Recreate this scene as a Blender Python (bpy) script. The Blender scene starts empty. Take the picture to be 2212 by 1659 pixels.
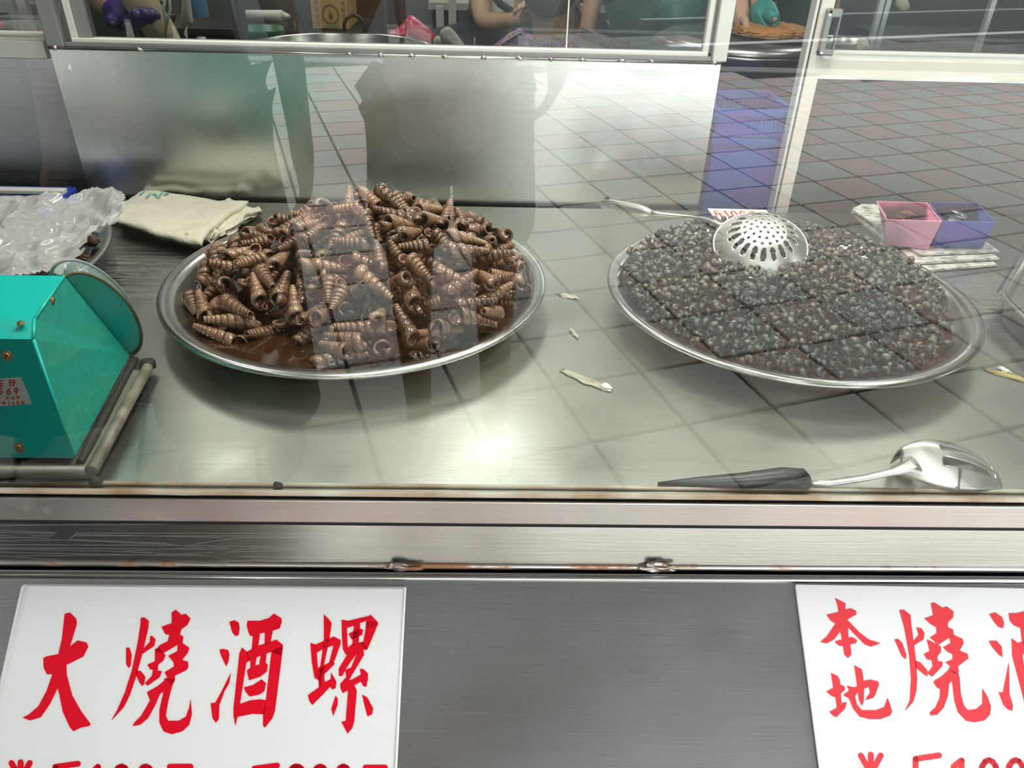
import bpy, bmesh, math, random
import numpy as np
from math import sin, cos, pi, radians, sqrt, asin, atan2, tan
from mathutils import Vector, Matrix, Euler, noise

SC = bpy.context.scene
COL = SC.collection
RND = random.Random(7)

# ------------------------------------------------------------------ camera
FPX = 1661.0; TH = radians(33.0); YAW = asin(.0246 / cos(TH)); ROLL = .0285
ZC = 1.32; ZT = .731; YG = .675; YB = 1.632
r0 = Vector((cos(YAW), -sin(YAW), 0)); FW = Vector((sin(YAW) * cos(TH), cos(YAW) * cos(TH), -sin(TH)))
d0 = FW.cross(r0)
DN = d0 * cos(ROLL) + r0 * sin(ROLL); RT = r0 * cos(ROLL) - d0 * sin(ROLL)
CAM = Vector((0, 0, ZC))
cd = bpy.data.cameras.new('camera'); cam = bpy.data.objects.new('camera', cd); COL.objects.link(cam)
m = Matrix((RT, -DN, -FW)).transposed().to_4x4(); m.translation = CAM
cam.matrix_world = m
cd.sensor_fit = 'HORIZONTAL'; cd.sensor_width = 36; cd.lens = 36 * FPX / 2212; cd.clip_start = .02; cd.clip_end = 200
SC.camera = cam
SC.view_settings.view_transform = 'Standard'; SC.view_settings.look = 'None'
SC.view_settings.exposure = 0.12; SC.view_settings.gamma = 1.0; SC.view_settings.use_curve_mapping = False

def ray(px, py): return RT * ((px - 1106) / FPX) + DN * ((py - 829.5) / FPX) + FW
def onz(px, py, z): v = ray(px, py); return CAM + v * ((z - ZC) / v.z)
def ony(px, py, y): v = ray(px, py); return CAM + v * (y / v.y)

# ------------------------------------------------------------------ world and main lights
w = bpy.data.worlds.new('overcast'); SC.world = w; w.use_nodes = True
bg = w.node_tree.nodes['Background']; bg.inputs[0].default_value = (.93, .97, 1.0, 1); bg.inputs[1].default_value = 5.2
SC.cycles.max_bounces = 10; SC.cycles.glossy_bounces = 5; SC.cycles.transparent_max_bounces = 12
SC.cycles.caustics_reflective = False; SC.cycles.caustics_refractive = False
SC.cycles.sample_clamp_indirect = 6

def tube_light(x, y0, y1, z, power, wid=.05, col=(1, .97, .9)):
    ld = bpy.data.lights.new('tube_light', 'AREA'); ld.shape = 'RECTANGLE'; ld.size = wid; ld.size_y = y1 - y0
    ld.energy = power; ld.color = col
    o = bpy.data.objects.new('tube_light', ld); COL.objects.link(o); o.location = (x, (y0 + y1) / 2, z)
    return o
LAMPS = [(-1.0, .95, 1.45, 2.0, 2.5), (-.20, .95, 1.45, 2.0, 9), (.46, .95, 1.45, 2.0, 11), (1.25, .95, 1.45, 2.0, 5)]
for a in LAMPS: tube_light(*a)
KLAMPS = [(-1.1, 2.1, 2.7, 2.1, 4), (-.04, 2.1, 2.7, 2.1, 6), (1.5, 2.1, 2.7, 2.1, 4), (-1.95, 4.0, 4.2, 2.0, 8), (.27, 4.0, 4.2, 2.0, 10), (2.0, 4.0, 4.2, 2.0, 5)]
for a in KLAMPS: tube_light(*a, wid=.2 if a[1] > 3 else .35)

# ------------------------------------------------------------------ materials
def newmat(name):
    m = bpy.data.materials.new(name); m.use_nodes = True
    return m, m.node_tree, m.node_tree.nodes['Principled BSDF']
def plain(name, col, rough=.5, metal=0, spec=.5, noise_amt=0, noise_scale=40, col2=None, bump=0, trans=0, coat=0, sheen=0):
    m, t, b = newmat(name); N = t.nodes; L = t.links
    b.inputs['Base Color'].default_value = (*col, 1); b.inputs['Roughness'].default_value = rough
    b.inputs['Metallic'].default_value = metal; b.inputs['Specular IOR Level'].default_value = spec
    b.inputs['Coat Weight'].default_value = coat; b.inputs['Coat Roughness'].default_value = .1
    if sheen: b.inputs['Sheen Weight'].default_value = sheen
    if noise_amt or bump:
        tc = N.new('ShaderNodeTexCoord'); nz = N.new('ShaderNodeTexNoise'); nz.inputs['Scale'].default_value = noise_scale
        nz.inputs['Detail'].default_value = 5; L.new(tc.outputs['Object'], nz.inputs['Vector'])
        if noise_amt:
            r = N.new('ShaderNodeValToRGB'); r.color_ramp.elements[0].position = .5 - .5 * (1 - noise_amt * .6); r.color_ramp.elements[1].position = .75
            c2 = col2 or tuple(c * (1 - noise_amt) for c in col)
            r.color_ramp.elements[0].color = (*c2, 1); r.color_ramp.elements[1].color = (*col, 1)
            L.new(nz.outputs['Fac'], r.inputs[0]); L.new(r.outputs[0], b.inputs['Base Color'])
        if bump:
            bp = N.new('ShaderNodeBump'); bp.inputs['Strength'].default_value = bump; bp.inputs['Distance'].default_value = .002
            L.new(nz.outputs['Fac'], bp.inputs['Height']); L.new(bp.outputs[0], b.inputs['Normal'])
    return m

def steel(name, col=(.56, .56, .54), rough=.33, aniso=0., arot=0., grain='x', stain=0., stain_col=(.12, .09, .06), scratch=0., gs=1.0, rust=0., brush=.25, rpos=.6):
    m, t, b = newmat(name); N = t.nodes; L = t.links
    b.inputs['Metallic'].default_value = 1; b.inputs['Anisotropic'].default_value = aniso; b.inputs['Anisotropic Rotation'].default_value = arot
    tc = N.new('ShaderNodeTexCoord')
    mp = N.new('ShaderNodeMapping')
    sc = {'x': (8, 900, 900), 'y': (900, 8, 900), 'z': (900, 900, 8)}[grain]
    mp.inputs['Scale'].default_value = tuple(s * gs for s in sc); L.new(tc.outputs['Object'], mp.inputs[0])
    g = N.new('ShaderNodeTexNoise'); g.inputs['Scale'].default_value = 1; g.inputs['Detail'].default_value = 3; L.new(mp.outputs[0], g.inputs['Vector'])
    big = N.new('ShaderNodeTexNoise'); big.inputs['Scale'].default_value = 5; big.inputs['Detail'].default_value = 8; L.new(tc.outputs['Object'], big.inputs['Vector'])
    # colour: grain * base with cloudy stain
    rr = N.new('ShaderNodeValToRGB'); rr.color_ramp.elements[0].position = .3; rr.color_ramp.elements[1].position = .7
    rr.color_ramp.elements[0].color = (*[c * .93 for c in col], 1); rr.color_ramp.elements[1].color = (*[min(1, c * 1.05) for c in col], 1)
    L.new(g.outputs['Fac'], rr.inputs[0]); out = rr.outputs[0]
    if stain:
        sr = N.new('ShaderNodeValToRGB'); sr.color_ramp.elements[0].position = .52; sr.color_ramp.elements[1].position = .72
        sr.color_ramp.elements[0].color = (0, 0, 0, 1); sr.color_ramp.elements[1].color = (stain, stain, stain, 1)
        L.new(big.outputs['Fac'], sr.inputs[0])
        mx = N.new('ShaderNodeMix'); mx.data_type = 'RGBA'; L.new(sr.outputs[0], mx.inputs[0]); L.new(out, mx.inputs[6]); mx.inputs[7].default_value = (*stain_col, 1)
        out = mx.outputs[2]
    if rust:
        rn = N.new('ShaderNodeTexNoise'); rn.inputs['Scale'].default_value = 9; rn.inputs['Detail'].default_value = 9; rn.inputs['Roughness'].default_value = .7
        L.new(tc.outputs['Object'], rn.inputs['Vector'])
        sr = N.new('ShaderNodeValToRGB'); sr.color_ramp.elements[0].position = rpos; sr.color_ramp.elements[1].position = rpos + .08
        sr.color_ramp.elements[0].color = (0, 0, 0, 1); sr.color_ramp.elements[1].color = (rust, rust, rust, 1); L.new(rn.outputs['Fac'], sr.inputs[0])
        mx = N.new('ShaderNodeMix'); mx.data_type = 'RGBA'; L.new(sr.outputs[0], mx.inputs[0]); L.new(out, mx.inputs[6]); mx.inputs[7].default_value = (.30, .12, .035, 1)
        out = mx.outputs[2]; 
        inv = N.new('ShaderNodeMath'); inv.operation = 'SUBTRACT'; inv.inputs[0].default_value = 1; L.new(sr.outputs[0], inv.inputs[1]); L.new(inv.outputs[0], b.inputs['Metallic'])
    L.new(out, b.inputs['Base Color'])
    ra = N.new('ShaderNodeMapRange'); ra.inputs[1].default_value = .3; ra.inputs[2].default_value = .7
    ra.inputs[3].default_value = rough * .8; ra.inputs[4].default_value = rough * 1.25; L.new(big.outputs['Fac'], ra.inputs[0]); L.new(ra.outputs[0], b.inputs['Roughness'])
    bp = N.new('ShaderNodeBump'); bp.inputs['Strength'].default_value = brush; bp.inputs['Distance'].default_value = .0004; L.new(g.outputs['Fac'], bp.inputs['Height'])
    nrm = bp.outputs[0]
    if scratch:
        prev = None
        for k, (ang, ss) in enumerate([(.35, 7), (-.5, 5), (1.3, 6)]):
            mp2 = N.new('ShaderNodeMapping'); mp2.inputs['Rotation'].default_value = (0, 0, ang); mp2.inputs['Scale'].default_value = (ss * .25, ss * 9, ss * 9)
            mp2.inputs['Location'].default_value = (k * 3.1, k, 0)
            L.new(tc.outputs['Object'], mp2.inputs[0])
            v = N.new('ShaderNodeTexVoronoi'); v.feature = 'DISTANCE_TO_EDGE'; v.inputs['Scale'].default_value = 1; L.new(mp2.outputs[0], v.inputs['Vector'])
            lt = N.new('ShaderNodeMath'); lt.operation = 'LESS_THAN'; lt.inputs[1].default_value = .012; L.new(v.outputs['Distance'], lt.inputs[0])
            if prev is None: prev = lt.outputs[0]
            else:
                ad = N.new('ShaderNodeMath'); ad.operation = 'MAXIMUM'; L.new(prev, ad.inputs[0]); L.new(lt.outputs[0], ad.inputs[1]); prev = ad.outputs[0]
        b2 = N.new('ShaderNodeBump'); b2.inputs['Strength'].default_value = scratch; b2.inputs['Distance'].default_value = .0005; b2.invert = True
        L.new(prev, b2.inputs['Height']); L.new(nrm, b2.inputs['Normal']); nrm = b2.outputs[0]
    L.new(nrm, b.inputs['Normal'])
    return m

def glassmat(name, ior=2.0, tint=(.93, .97, .95)):
    m = bpy.data.materials.new(name); m.use_nodes = True; t = m.node_tree; N = t.nodes; L = t.links
    for n in list(N): N.remove(n)
    o = N.new('ShaderNodeOutputMaterial'); mx = N.new('ShaderNodeMixShader'); tr = N.new('ShaderNodeBsdfTransparent'); gl = N.new('ShaderNodeBsdfGlossy')
    fr = N.new('ShaderNodeFresnel'); fr.inputs[0].default_value = ior
    tr.inputs[0].default_value = (*tint, 1); gl.inputs['Roughness'].default_value = 0; gl.inputs[0].default_value = (1, 1, 1, 1)
    L.new(fr.outputs[0], mx.inputs[0]); L.new(tr.outputs[0], mx.inputs[1]); L.new(gl.outputs[0], mx.inputs[2]); L.new(mx.outputs[0], o.inputs[0])
    return m

def filmmat(name, col=(.9, .9, .88), tr=.45):
    m = bpy.data.materials.new(name); m.use_nodes = True; t = m.node_tree; N = t.nodes; L = t.links
    b = N['Principled BSDF']; b.inputs['Base Color'].default_value = (*col, 1); b.inputs['Roughness'].default_value = .12
    o = N['Material Output']; mx = N.new('ShaderNodeMixShader'); mx.inputs[0].default_value = tr
    tp = N.new('ShaderNodeBsdfTransparent'); L.new(b.outputs[0], mx.inputs[1]); L.new(tp.outputs[0], mx.inputs[2]); L.new(mx.outputs[0], o.inputs[0])
    return m

M = {}
M['counter'] = steel('brushed_counter_steel', (.44, .45, .40), .34, brush=.12, grain='x', stain=.35, stain_col=(.27, .27, .20), scratch=.5)
M['panel'] = steel('brushed_panel_steel', (.66, .66, .64), .27, brush=.12, grain='x', stain=.12, stain_col=(.4, .4, .38))
M['apron'] = steel('brushed_apron_steel', (.50, .50, .47), .24, grain='x', stain=.3, stain_col=(.30, .29, .26), scratch=.4)
M['front'] = steel('dark_front_steel', (.40, .40, .41), .34, brush=.1, grain='x', stain=.3, stain_col=(.25, .25, .26), scratch=.5)
M['channel'] = steel('aluminium_channel', (.70, .66, .62), .35, grain='x', stain=.15, rust=.25)
M['rustlip'] = steel('rusty_lip', (.52, .48, .44), .4, grain='x', stain=.8, stain_col=(.22, .15, .10), rust=.9, rpos=.50)
M['dish'] = steel('dish_steel', (.60, .60, .57), .24, grain='x', gs=.3)
M['spoon'] = steel('spoon_steel', (.66, .65, .61), .36, grain='x', gs=.2, brush=.05)
M['alu'] = plain('pale_aluminium', (.72, .71, .66), .45, metal=.35, noise_amt=.15, noise_scale=12)
M['alud'] = plain('grey_aluminium', (.30, .30, .29), .45, metal=.5, noise_amt=.15, noise_scale=12)
M['beige'] = plain('beige_aluminium', (.80, .74, .66), .5, metal=.1, noise_amt=.12, noise_scale=9)
M['darkgap'] = plain('dark_gap', (.02, .017, .015), .8)
M['glass'] = glassmat('display_glass', 1.80)
M['glass2'] = glassmat('window_glass', 1.6)
M['white_acrylic'] = plain('white_acrylic', (.80, .81, .81), .25)
M['red_letter'] = plain('red_vinyl', (.72, .003, .018), .35, spec=.2)
M['red_pale'] = plain('pale_red_vinyl', (.74, .045, .06), .4, spec=.4)  # paler red on the right sign: sky sheen put into the colour
M['teal'] = plain('teal_enamel', (.006, .68, .58), .30, coat=.2, noise_amt=.12, noise_scale=14)
M['teal_dirty'] = plain('grimy_teal_enamel', (.03, .52, .40), .4, noise_amt=.25, noise_scale=130, col2=(.03, .30, .20), coat=.2)
M['grime'] = plain('black_grime', (.03, .027, .018), .7, bump=.8, noise_scale=200)
M['tray_grey'] = plain('worn_grey_metal', (.34, .33, .29), .45, metal=.3, noise_amt=.5, noise_scale=18, col2=(.15, .12, .09))
M['clearp'] = filmmat('clear_plastic_cover', (.5, .75, .68), .62)
M['film'] = filmmat('plastic_bag_film', (.82, .81, .79), .46)
M['brass'] = plain('brass_screw', (.55, .33, .16), .35, metal=.8)
M['cloth'] = plain('cream_terry_cloth', (.80, .76, .62), .95, noise_amt=.35, noise_scale=150, bump=1.0, col2=(.68, .63, .48), sheen=.3)
M['pink'] = plain('pink_plastic', (.83, .36, .50), .4)
M['bluep'] = plain('blue_plastic', (.09, .09, .42), .4)
M['crate'] = plain('crate_blue_plastic', (.025, .045, .36), .5)
M['blue_tray'] = plain('bright_blue_plastic', (.01, .06, .45), .4)
M['coin'] = plain('coin_bronze', (.32, .19, .10), .4, metal=.7)
M['coin2'] = plain('coin_silver', (.6, .6, .58), .35, metal=.8)
M['blackp'] = plain('black_plastic', (.018, .02, .021), .4)
M['skin'] = plain('skin', (.55, .33, .22), .55, noise_amt=.12, noise_scale=30)
M['sauce'] = plain('brown_sauce', (.050, .018, .006), .06, coat=.6)
M['green_dark'] = plain('dark_green_fabric', (.010, .055, .028), .6)
M['green_short'] = plain('green_shorts_fabric', (.07, .15, .09), .8)
M['tshirt'] = plain('pale_grey_tshirt', (.62, .63, .62), .85, noise_amt=.1, noise_scale=8)
M['brown_cloth'] = plain('brown_fabric', (.10, .06, .035), .85)
M['navy'] = plain('navy_fabric', (.025, .035, .055), .8)
M['white_cloth'] = plain('white_fabric', (.75, .78, .78), .85, noise_amt=.1)
M['purple_glove'] = plain('purple_nitrile', (.075, .045, .30), .45)
M['teal_glove'] = plain('teal_rubber', (.01, .25, .22), .45)
M['cotton'] = plain('cotton_glove_knit', (.68, .67, .58), .9, bump=.8, noise_scale=120)
M['redbag'] = plain('pink_red_plastic_bag', (.62, .035, .11), .35, bump=.4, noise_scale=25)
M['cardboard'] = plain('cardboard', (.48, .30, .13), .85)
M['cardprint'] = plain('cardboard_print', (.26, .17, .07), .85)
M['greenprint'] = plain('green_print', (.20, .26, .12), .85)
M['sack'] = plain('beige_sack', (.62, .50, .31), .7, noise_amt=.25, noise_scale=9)
M['hairg'] = plain('grey_hair', (.22, .22, .22), .6, noise_amt=.7, noise_scale=90, bump=.8)
M['hairb'] = plain('black_hair', (.015, .012, .01), .5)
M['orange_food'] = plain('orange_food', (.58, .25, .05), .5, noise_amt=.7, noise_scale=60, col2=(.30, .12, .02), bump=1)
M['dark'] = plain('dark_equipment', (.02, .022, .022), .5)
M['wallb'] = plain('dull_brown_wall', (.09, .075, .06), .7)
M['wallg'] = plain('grey_green_wall', (.10, .125, .11), .7)
M['kfloor'] = plain('dark_kitchen_floor', (.05, .05, .045), .5)
M['awn'] = plain('awning_sheet', (.35, .35, .34), .8)
M['whitep'] = plain('white_plastic', (.82, .82, .76), .5)
M['asphalt'] = plain('asphalt', (.035, .042, .042), .85, noise_amt=.3, noise_scale=30)
M['kerb'] = plain('kerb_stone', (.35, .35, .33), .85)
M['grout'] = plain('dark_grout', (.06, .055, .045), .9)
M['tile_pink'] = plain('pinkish_paver', (.68, .55, .49), .7, noise_amt=.2, noise_scale=6)
M['tile_grey'] = plain('greenish_grey_paver', (.62, .63, .56), .7, noise_amt=.2, noise_scale=6)
M['road_white'] = plain('road_paint', (.8, .8, .78), .7)
M['umb'] = plain('teal_plastic_sheet', (.015, .13, .12), .3, bump=.3, noise_scale=10)
M['bottle'] = plain('bottle_plastic', (.62, .70, .74), .15)
M['potgrey'] = steel('pot_aluminium', (.50, .50, .48), .3, grain='x', gs=.1)
M['silicone'] = plain('silicone_bead', (.62, .60, .50), .4, noise_amt=.9, noise_scale=14, col2=(.30, .17, .07))

# floral shirt
def floral():
    m, t, b = newmat('purple_floral_fabric'); N = t.nodes; L = t.links
    tc = N.new('ShaderNodeTexCoord'); v = N.new('ShaderNodeTexVoronoi'); v.inputs['Scale'].default_value = 46; L.new(tc.outputs['Object'], v.inputs['Vector'])
    n = N.new('ShaderNodeTexNoise'); n.inputs['Scale'].default_value = 60; n.inputs['Detail'].default_value = 4; L.new(tc.outputs['Object'], n.inputs['Vector'])
    r = N.new('ShaderNodeValToRGB'); cr = r.color_ramp; cr.interpolation = 'CONSTANT'
    cols = [(0, (.30, .17, .48)), (.3, (.10, .06, .22)), (.42, (.42, .30, .62)), (.62, (.05, .05, .10)), (.74, (.50, .10, .20)), (.82, (.24, .12, .42)), (.92, (.45, .36, .10))]
    cr.elements[0].position = 0; cr.elements[0].color = (*cols[0][1], 1); cr.elements[1].position = .3; cr.elements[1].color = (*cols[1][1], 1)
    for p, c in cols[2:]:
        e = cr.elements.new(p); e.color = (*c, 1)
    ad = N.new('ShaderNodeMath'); ad.operation = 'ADD'; L.new(v.outputs['Color'], ad.inputs[0]); 
    mu = N.new('ShaderNodeMath'); mu.operation = 'MULTIPLY_ADD'; mu.inputs[1].default_value = 1.2; mu.inputs[2].default_value = -.6; L.new(n.outputs['Fac'], mu.inputs[0]); L.new(mu.outputs[0], ad.inputs[1])
    L.new(ad.outputs[0], r.inputs[0]); L.new(r.outputs[0], b.inputs['Base Color']); b.inputs['Roughness'].default_value = .85
    return m
M['floral'] = floral()

def shellmat(name, cols, freq, spec_amt=0, coat=.5):
    """banded wet shell: colour from the along-axis coordinate plus noise, varied by object random / island"""
    m, t, b = newmat(name); N = t.nodes; L = t.links
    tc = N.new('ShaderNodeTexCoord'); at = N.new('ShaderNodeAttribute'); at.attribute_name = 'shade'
    n = N.new('ShaderNodeTexNoise'); n.inputs['Scale'].default_value = freq; n.inputs['Detail'].default_value = 6; n.inputs['Roughness'].default_value = .65
    oi = N.new('ShaderNodeObjectInfo'); cb = N.new('ShaderNodeCombineXYZ'); L.new(oi.outputs['Random'], cb.inputs[0])
    va = N.new('ShaderNodeVectorMath'); va.operation = 'MULTIPLY_ADD'; va.inputs[1].default_value = (1, 1, 1); L.new(tc.outputs['Object'], va.inputs[0])
    sc = N.new('ShaderNodeVectorMath'); sc.operation = 'SCALE'; sc.inputs[3].default_value = 3; L.new(cb.outputs[0], sc.inputs[0]); L.new(sc.outputs[0], va.inputs[2])
    L.new(va.outputs[0], n.inputs['Vector'])
    r = N.new('ShaderNodeValToRGB'); cr = r.color_ramp; cr.elements[0].position = .3; cr.elements[0].color = (*cols[0], 1); cr.elements[1].position = .75; cr.elements[1].color = (*cols[2], 1)
    e = cr.elements.new(.52); e.color = (*cols[1], 1)
    ad = N.new('ShaderNodeMath'); ad.operation = 'MULTIPLY_ADD'; ad.inputs[1].default_value = .30; L.new(oi.outputs['Random'], ad.inputs[0]); ad.inputs[2].default_value = -.15
    a2 = N.new('ShaderNodeMath'); a2.operation = 'ADD'; L.new(n.outputs['Fac'], a2.inputs[0]); L.new(ad.outputs[0], a2.inputs[1]); L.new(a2.outputs[0], r.inputs[0])
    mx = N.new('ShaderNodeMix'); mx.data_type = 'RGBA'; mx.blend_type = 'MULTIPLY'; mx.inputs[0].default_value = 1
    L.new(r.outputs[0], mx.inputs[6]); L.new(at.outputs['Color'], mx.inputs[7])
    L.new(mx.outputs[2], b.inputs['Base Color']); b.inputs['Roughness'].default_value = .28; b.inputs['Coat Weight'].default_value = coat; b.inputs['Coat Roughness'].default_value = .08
    bp = N.new('ShaderNodeBump'); bp.inputs['Strength'].default_value = .35; bp.inputs['Distance'].default_value = .001; L.new(n.outputs['Fac'], bp.inputs['Height']); L.new(bp.outputs[0], b.inputs['Normal'])
    return m
M['horn'] = shellmat('horn_shell', [(.06, .026, .012), (.24, .12, .06), (.42, .26, .155)], 70)
M['horn_in'] = plain('shell_mouth', (.20, .055, .03), .35, noise_amt=.3, noise_scale=60, coat=.3)
M['peri'] = shellmat('periwinkle_shell', [(.010, .010, .009), (.034, .036, .030), (.26, .23, .17)], 230, coat=.15)
M['whelk'] = shellmat('whelk_shell', [(.06, .02, .01), (.25, .12, .05), (.62, .42, .24)], 45)

# ------------------------------------------------------------------ mesh helpers
def setp(o, label=None, cat=None, group=None, kind=None):
    if label: o['label'] = label
    if cat: o['category'] = cat
    if group: o['group'] = group
    if kind: o['kind'] = kind
    return o
def empty(name, label, cat, loc=(0, 0, 0), group=None, rz=0):
    o = bpy.data.objects.new(name, None); COL.objects.link(o); o.location = loc; o.rotation_euler = (0, 0, rz); o.empty_display_size = .02
    return setp(o, label, cat, group)
def link(name, me, mats, parent=None, smooth=False):
    if not isinstance(mats, (list, tuple)): mats = [mats]
    for mt in mats: me.materials.append(mt)
    if smooth:
        me.polygons.foreach_set('use_smooth', [True] * len(me.polygons))
    o = bpy.data.objects.new(name, me); COL.objects.link(o)
    if parent is not None:
        o.parent = parent
        if parent.type == 'EMPTY' and parent.parent is None:
            o.matrix_parent_inverse = (Matrix.Translation(parent.location) @ parent.rotation_euler.to_matrix().to_4x4()).inverted()
    return o
# Everything below is modelled in world coordinates; link() keeps those coordinates for children of Empties (level 1).
# For level 2 the parent's own inverse already applies, so an identity inverse keeps world coordinates too.

class MB:
    def __init__(s): s.bm = bmesh.new()
    def face(s, pts, mi=0):
        f = s.bm.faces.new([s.bm.verts.new(p) for p in pts]); f.material_index = mi; return f
    def box(s, c, size, rot=None, bevel=0, seg=2, mi=0):
        r = bmesh.ops.create_cube(s.bm, size=1); vs = r['verts']
        mt = Matrix.Translation(c) @ (rot.to_4x4() if rot else Matrix()) @ Matrix.Diagonal((*size, 1))
        bmesh.ops.transform(s.bm, matrix=mt, verts=vs)
        fs = {f for v in vs for f in v.link_faces}
        for f in fs: f.material_index = mi
        if bevel:
            es = list({e for v in vs for e in v.link_edges})
            bmesh.ops.bevel(s.bm, geom=es, offset=bevel, segments=seg, affect='EDGES', profile=.5)
        return s
    def b2(s, a, b, **k):
        c = [(a[i] + b[i]) / 2 for i in range(3)]; return s.box(c, [abs(b[i] - a[i]) for i in range(3)], **k)
    def tube(s, pts, r, n=12, caps=True, mi=0):
        pts = [Vector(p) for p in pts]; R = r if isinstance(r, (list, tuple)) else [r] * len(pts)
        rings = []; up = None
        for i, p in enumerate(pts):
            t = (pts[min(i + 1, len(pts) - 1)] - pts[max(i - 1, 0)]).normalized()
            if up is None: up = Vector((0, 0, 1)) if abs(t.z) < .9 else Vector((1, 0, 0))
            a = t.cross(up).normalized(); up = a.cross(t).normalized()
            rings.append([s.bm.verts.new(p + (a * cos(2 * pi * k / n) + up * sin(2 * pi * k / n)) * R[i]) for k in range(n)])
        for i in range(len(rings) - 1):
            for k in range(n):
                f = s.bm.faces.new((rings[i][k], rings[i][(k + 1) % n], rings[i + 1][(k + 1) % n], rings[i + 1][k])); f.material_index = mi; f.smooth = True
        if caps:
            s.bm.faces.new(rings[0]).material_index = mi; s.bm.faces.new(rings[-1][::-1]).material_index = mi
        return s
    def lathe(s, prof, c=(0, 0, 0), n=64, mi=0, close=False):
        rings = []
        for (r, z) in prof:
            if r < 1e-5: rings.append([s.bm.verts.new((c[0], c[1], c[2] + z))])
            else: rings.append([s.bm.verts.new((c[0] + r * cos(2 * pi * k / n), c[1] + r * sin(2 * pi * k / n), c[2] + z)) for k in range(n)])
        for i in range(len(rings) - 1):
            A, B = rings[i], rings[i + 1]
            for k in range(n):
                k2 = (k + 1) % n
                if len(A) == 1 and len(B) == 1: continue
                if len(A) == 1: vs = (A[0], B[k2], B[k])
                elif len(B) == 1: vs = (A[k], A[k2], B[0])
                else: vs = (A[k], A[k2], B[k2], B[k])
                f = s.bm.faces.new(vs); f.material_index = mi; f.smooth = True
        return s
    def prism(s, pts, up, mi=0):
        """closed polygon extruded by the vector up"""
        a = [s.bm.verts.new(p) for p in pts]; b = [s.bm.verts.new(Vector(p) + up) for p in pts]
        n = len(a); s.bm.faces.new(a[::-1]).material_index = mi; s.bm.faces.new(b).material_index = mi
        for i in range(n): s.bm.faces.new((a[i], a[(i + 1) % n], b[(i + 1) % n], b[i])).material_index = mi
        return s
    def mesh(s, name):
        bmesh.ops.recalc_face_normals(s.bm, faces=s.bm.faces); me = bpy.data.meshes.new(name); s.bm.to_mesh(me); s.bm.free(); return me
    def build(s, name, mats, parent=None, smooth=False, bevel=0):
        o = link(name, s.mesh(name), mats, parent, smooth)
        if bevel:
            b = o.modifiers.new('bevel', 'BEVEL'); b.width = bevel; b.segments = 2; b.limit_method = 'ANGLE'
        return o
def struct(name, mb, mat, parent=None, **k):
    o = mb.build(name, mat, parent, **k)
    if parent is None: o['kind'] = 'structure'
    return o
def solid(o, t, off=-1): 
    s = o.modifiers.new('thick', 'SOLIDIFY'); s.thickness = t; s.offset = off; return o
def subd(o, n=1):
    s = o.modifiers.new('sub', 'SUBSURF'); s.levels = n; s.render_levels = n; return o

# ================================================================== SETTING: pavement, road
floor = MB().b2((-7, -5.75, -.05), (7, YG - .10, -.012)).build('floor', M['grout']); floor['kind'] = 'structure'
struct('floor', MB().b2((-6, YG - .10, -.05), (6, 7.5, -.005)), M['kfloor'])
struct('trim_1', MB().b2((-7, -5.95, -.12), (7, -5.75, .0)), M['kerb'], bevel=.01)
road = MB().b2((-14, -16, -.16), (14, -5.95, -.12)).build('road', M['asphalt']); road['kind'] = 'structure'
a = Vector((2.16, -7.78)); b = Vector((6.73, -9.32)); dd = (b - a).normalized(); nn = Vector((-dd.y, dd.x)) * .07
p0 = a - dd * .3; p1 = b + dd * 6
MB().prism([(*(p0 + nn), -.12), (*(p0 - nn), -.12), (*(p1 - nn), -.12), (*(p1 + nn), -.12)], Vector((0, 0, .004))).build('road_line', M['road_white'], road)
# square pavers, laid askew to the stall
GA = atan2(-.0935, .289); TS = .3015
gx = Vector((cos(GA), sin(GA))); gy = Vector((-sin(GA), cos(GA)))
org = Vector((1.931, -3.137))
tiles = []
for i in range(-32, 22):
    for j in range(-22, 24):
        c = org + gx * (i + .5) * TS + gy * (j + .5) * TS
        if -6.6 < c.x < 6.6 and -5.6 < c.y < YG - .3: tiles.append((c, i, j))
vis = lambda c: (abs(c.x - .6) * .8 + abs(c.y + 1.2) * .75)
tiles.sort(key=lambda t: vis(t[0]))
def tile_mesh(name):
    return MB().box((0, 0, -.006), (TS - .015, TS - .015, .012), bevel=.0025, seg=1).mesh(name)
tm = {k: tile_mesh('paver_' + k) for k in ('pink', 'grey')}
tm['pink'].materials.append(M['tile_pink']); tm['grey'].materials.append(M['tile_grey'])
rest = {'pink': MB(), 'grey': MB()}
for k, (c, i, j) in enumerate(tiles):
    kind = 'pink' if (i + j) % 2 == 0 else 'grey'
    if RND.random() < .06: kind = 'grey'
    if k < 300:
        o = bpy.data.objects.new('paver', tm[kind]); COL.objects.link(o); o.parent = floor
        o.location = (c.x, c.y, RND.uniform(-.001, .001)); o.rotation_euler = (0, 0, GA)
    else:
        rest[kind].box((c.x, c.y, -.006), (TS - .015, TS - .015, .012), rot=Euler((0, 0, GA)).to_matrix())
for k in rest: rest[k].build('distant_pavers', M['tile_' + k], floor)['kind'] = 'stuff'

# ================================================================== SETTING: the stall shell
XL, XR = -3.0, 3.0
awn = struct('ceiling', MB().b2((XL - 1.5, -2.55, 2.22), (XR + 1.5, 5.2, 2.27)), M['awn'])
MB().b2((XL - 1.5, -2.57, 1.80), (XR + 1.5, -2.55, 2.27)).build('sky_block_valance', M['awn'], awn)  # unseen hanging edge, added to cut sky light on near pavement and signs
struct('wall_back', MB().b2((XL, 5.2, 0), (XR, 5.3, 2.22)), M['wallg'])
struct('wall_left', MB().b2((XL - .05, YG, 0), (XL, 5.3, 2.22)), M['wallg'])
struct('wall_right', MB().b2((XR, YG, 0), (XR + .05, 5.3, 2.22)), M['wallg'])
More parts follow.
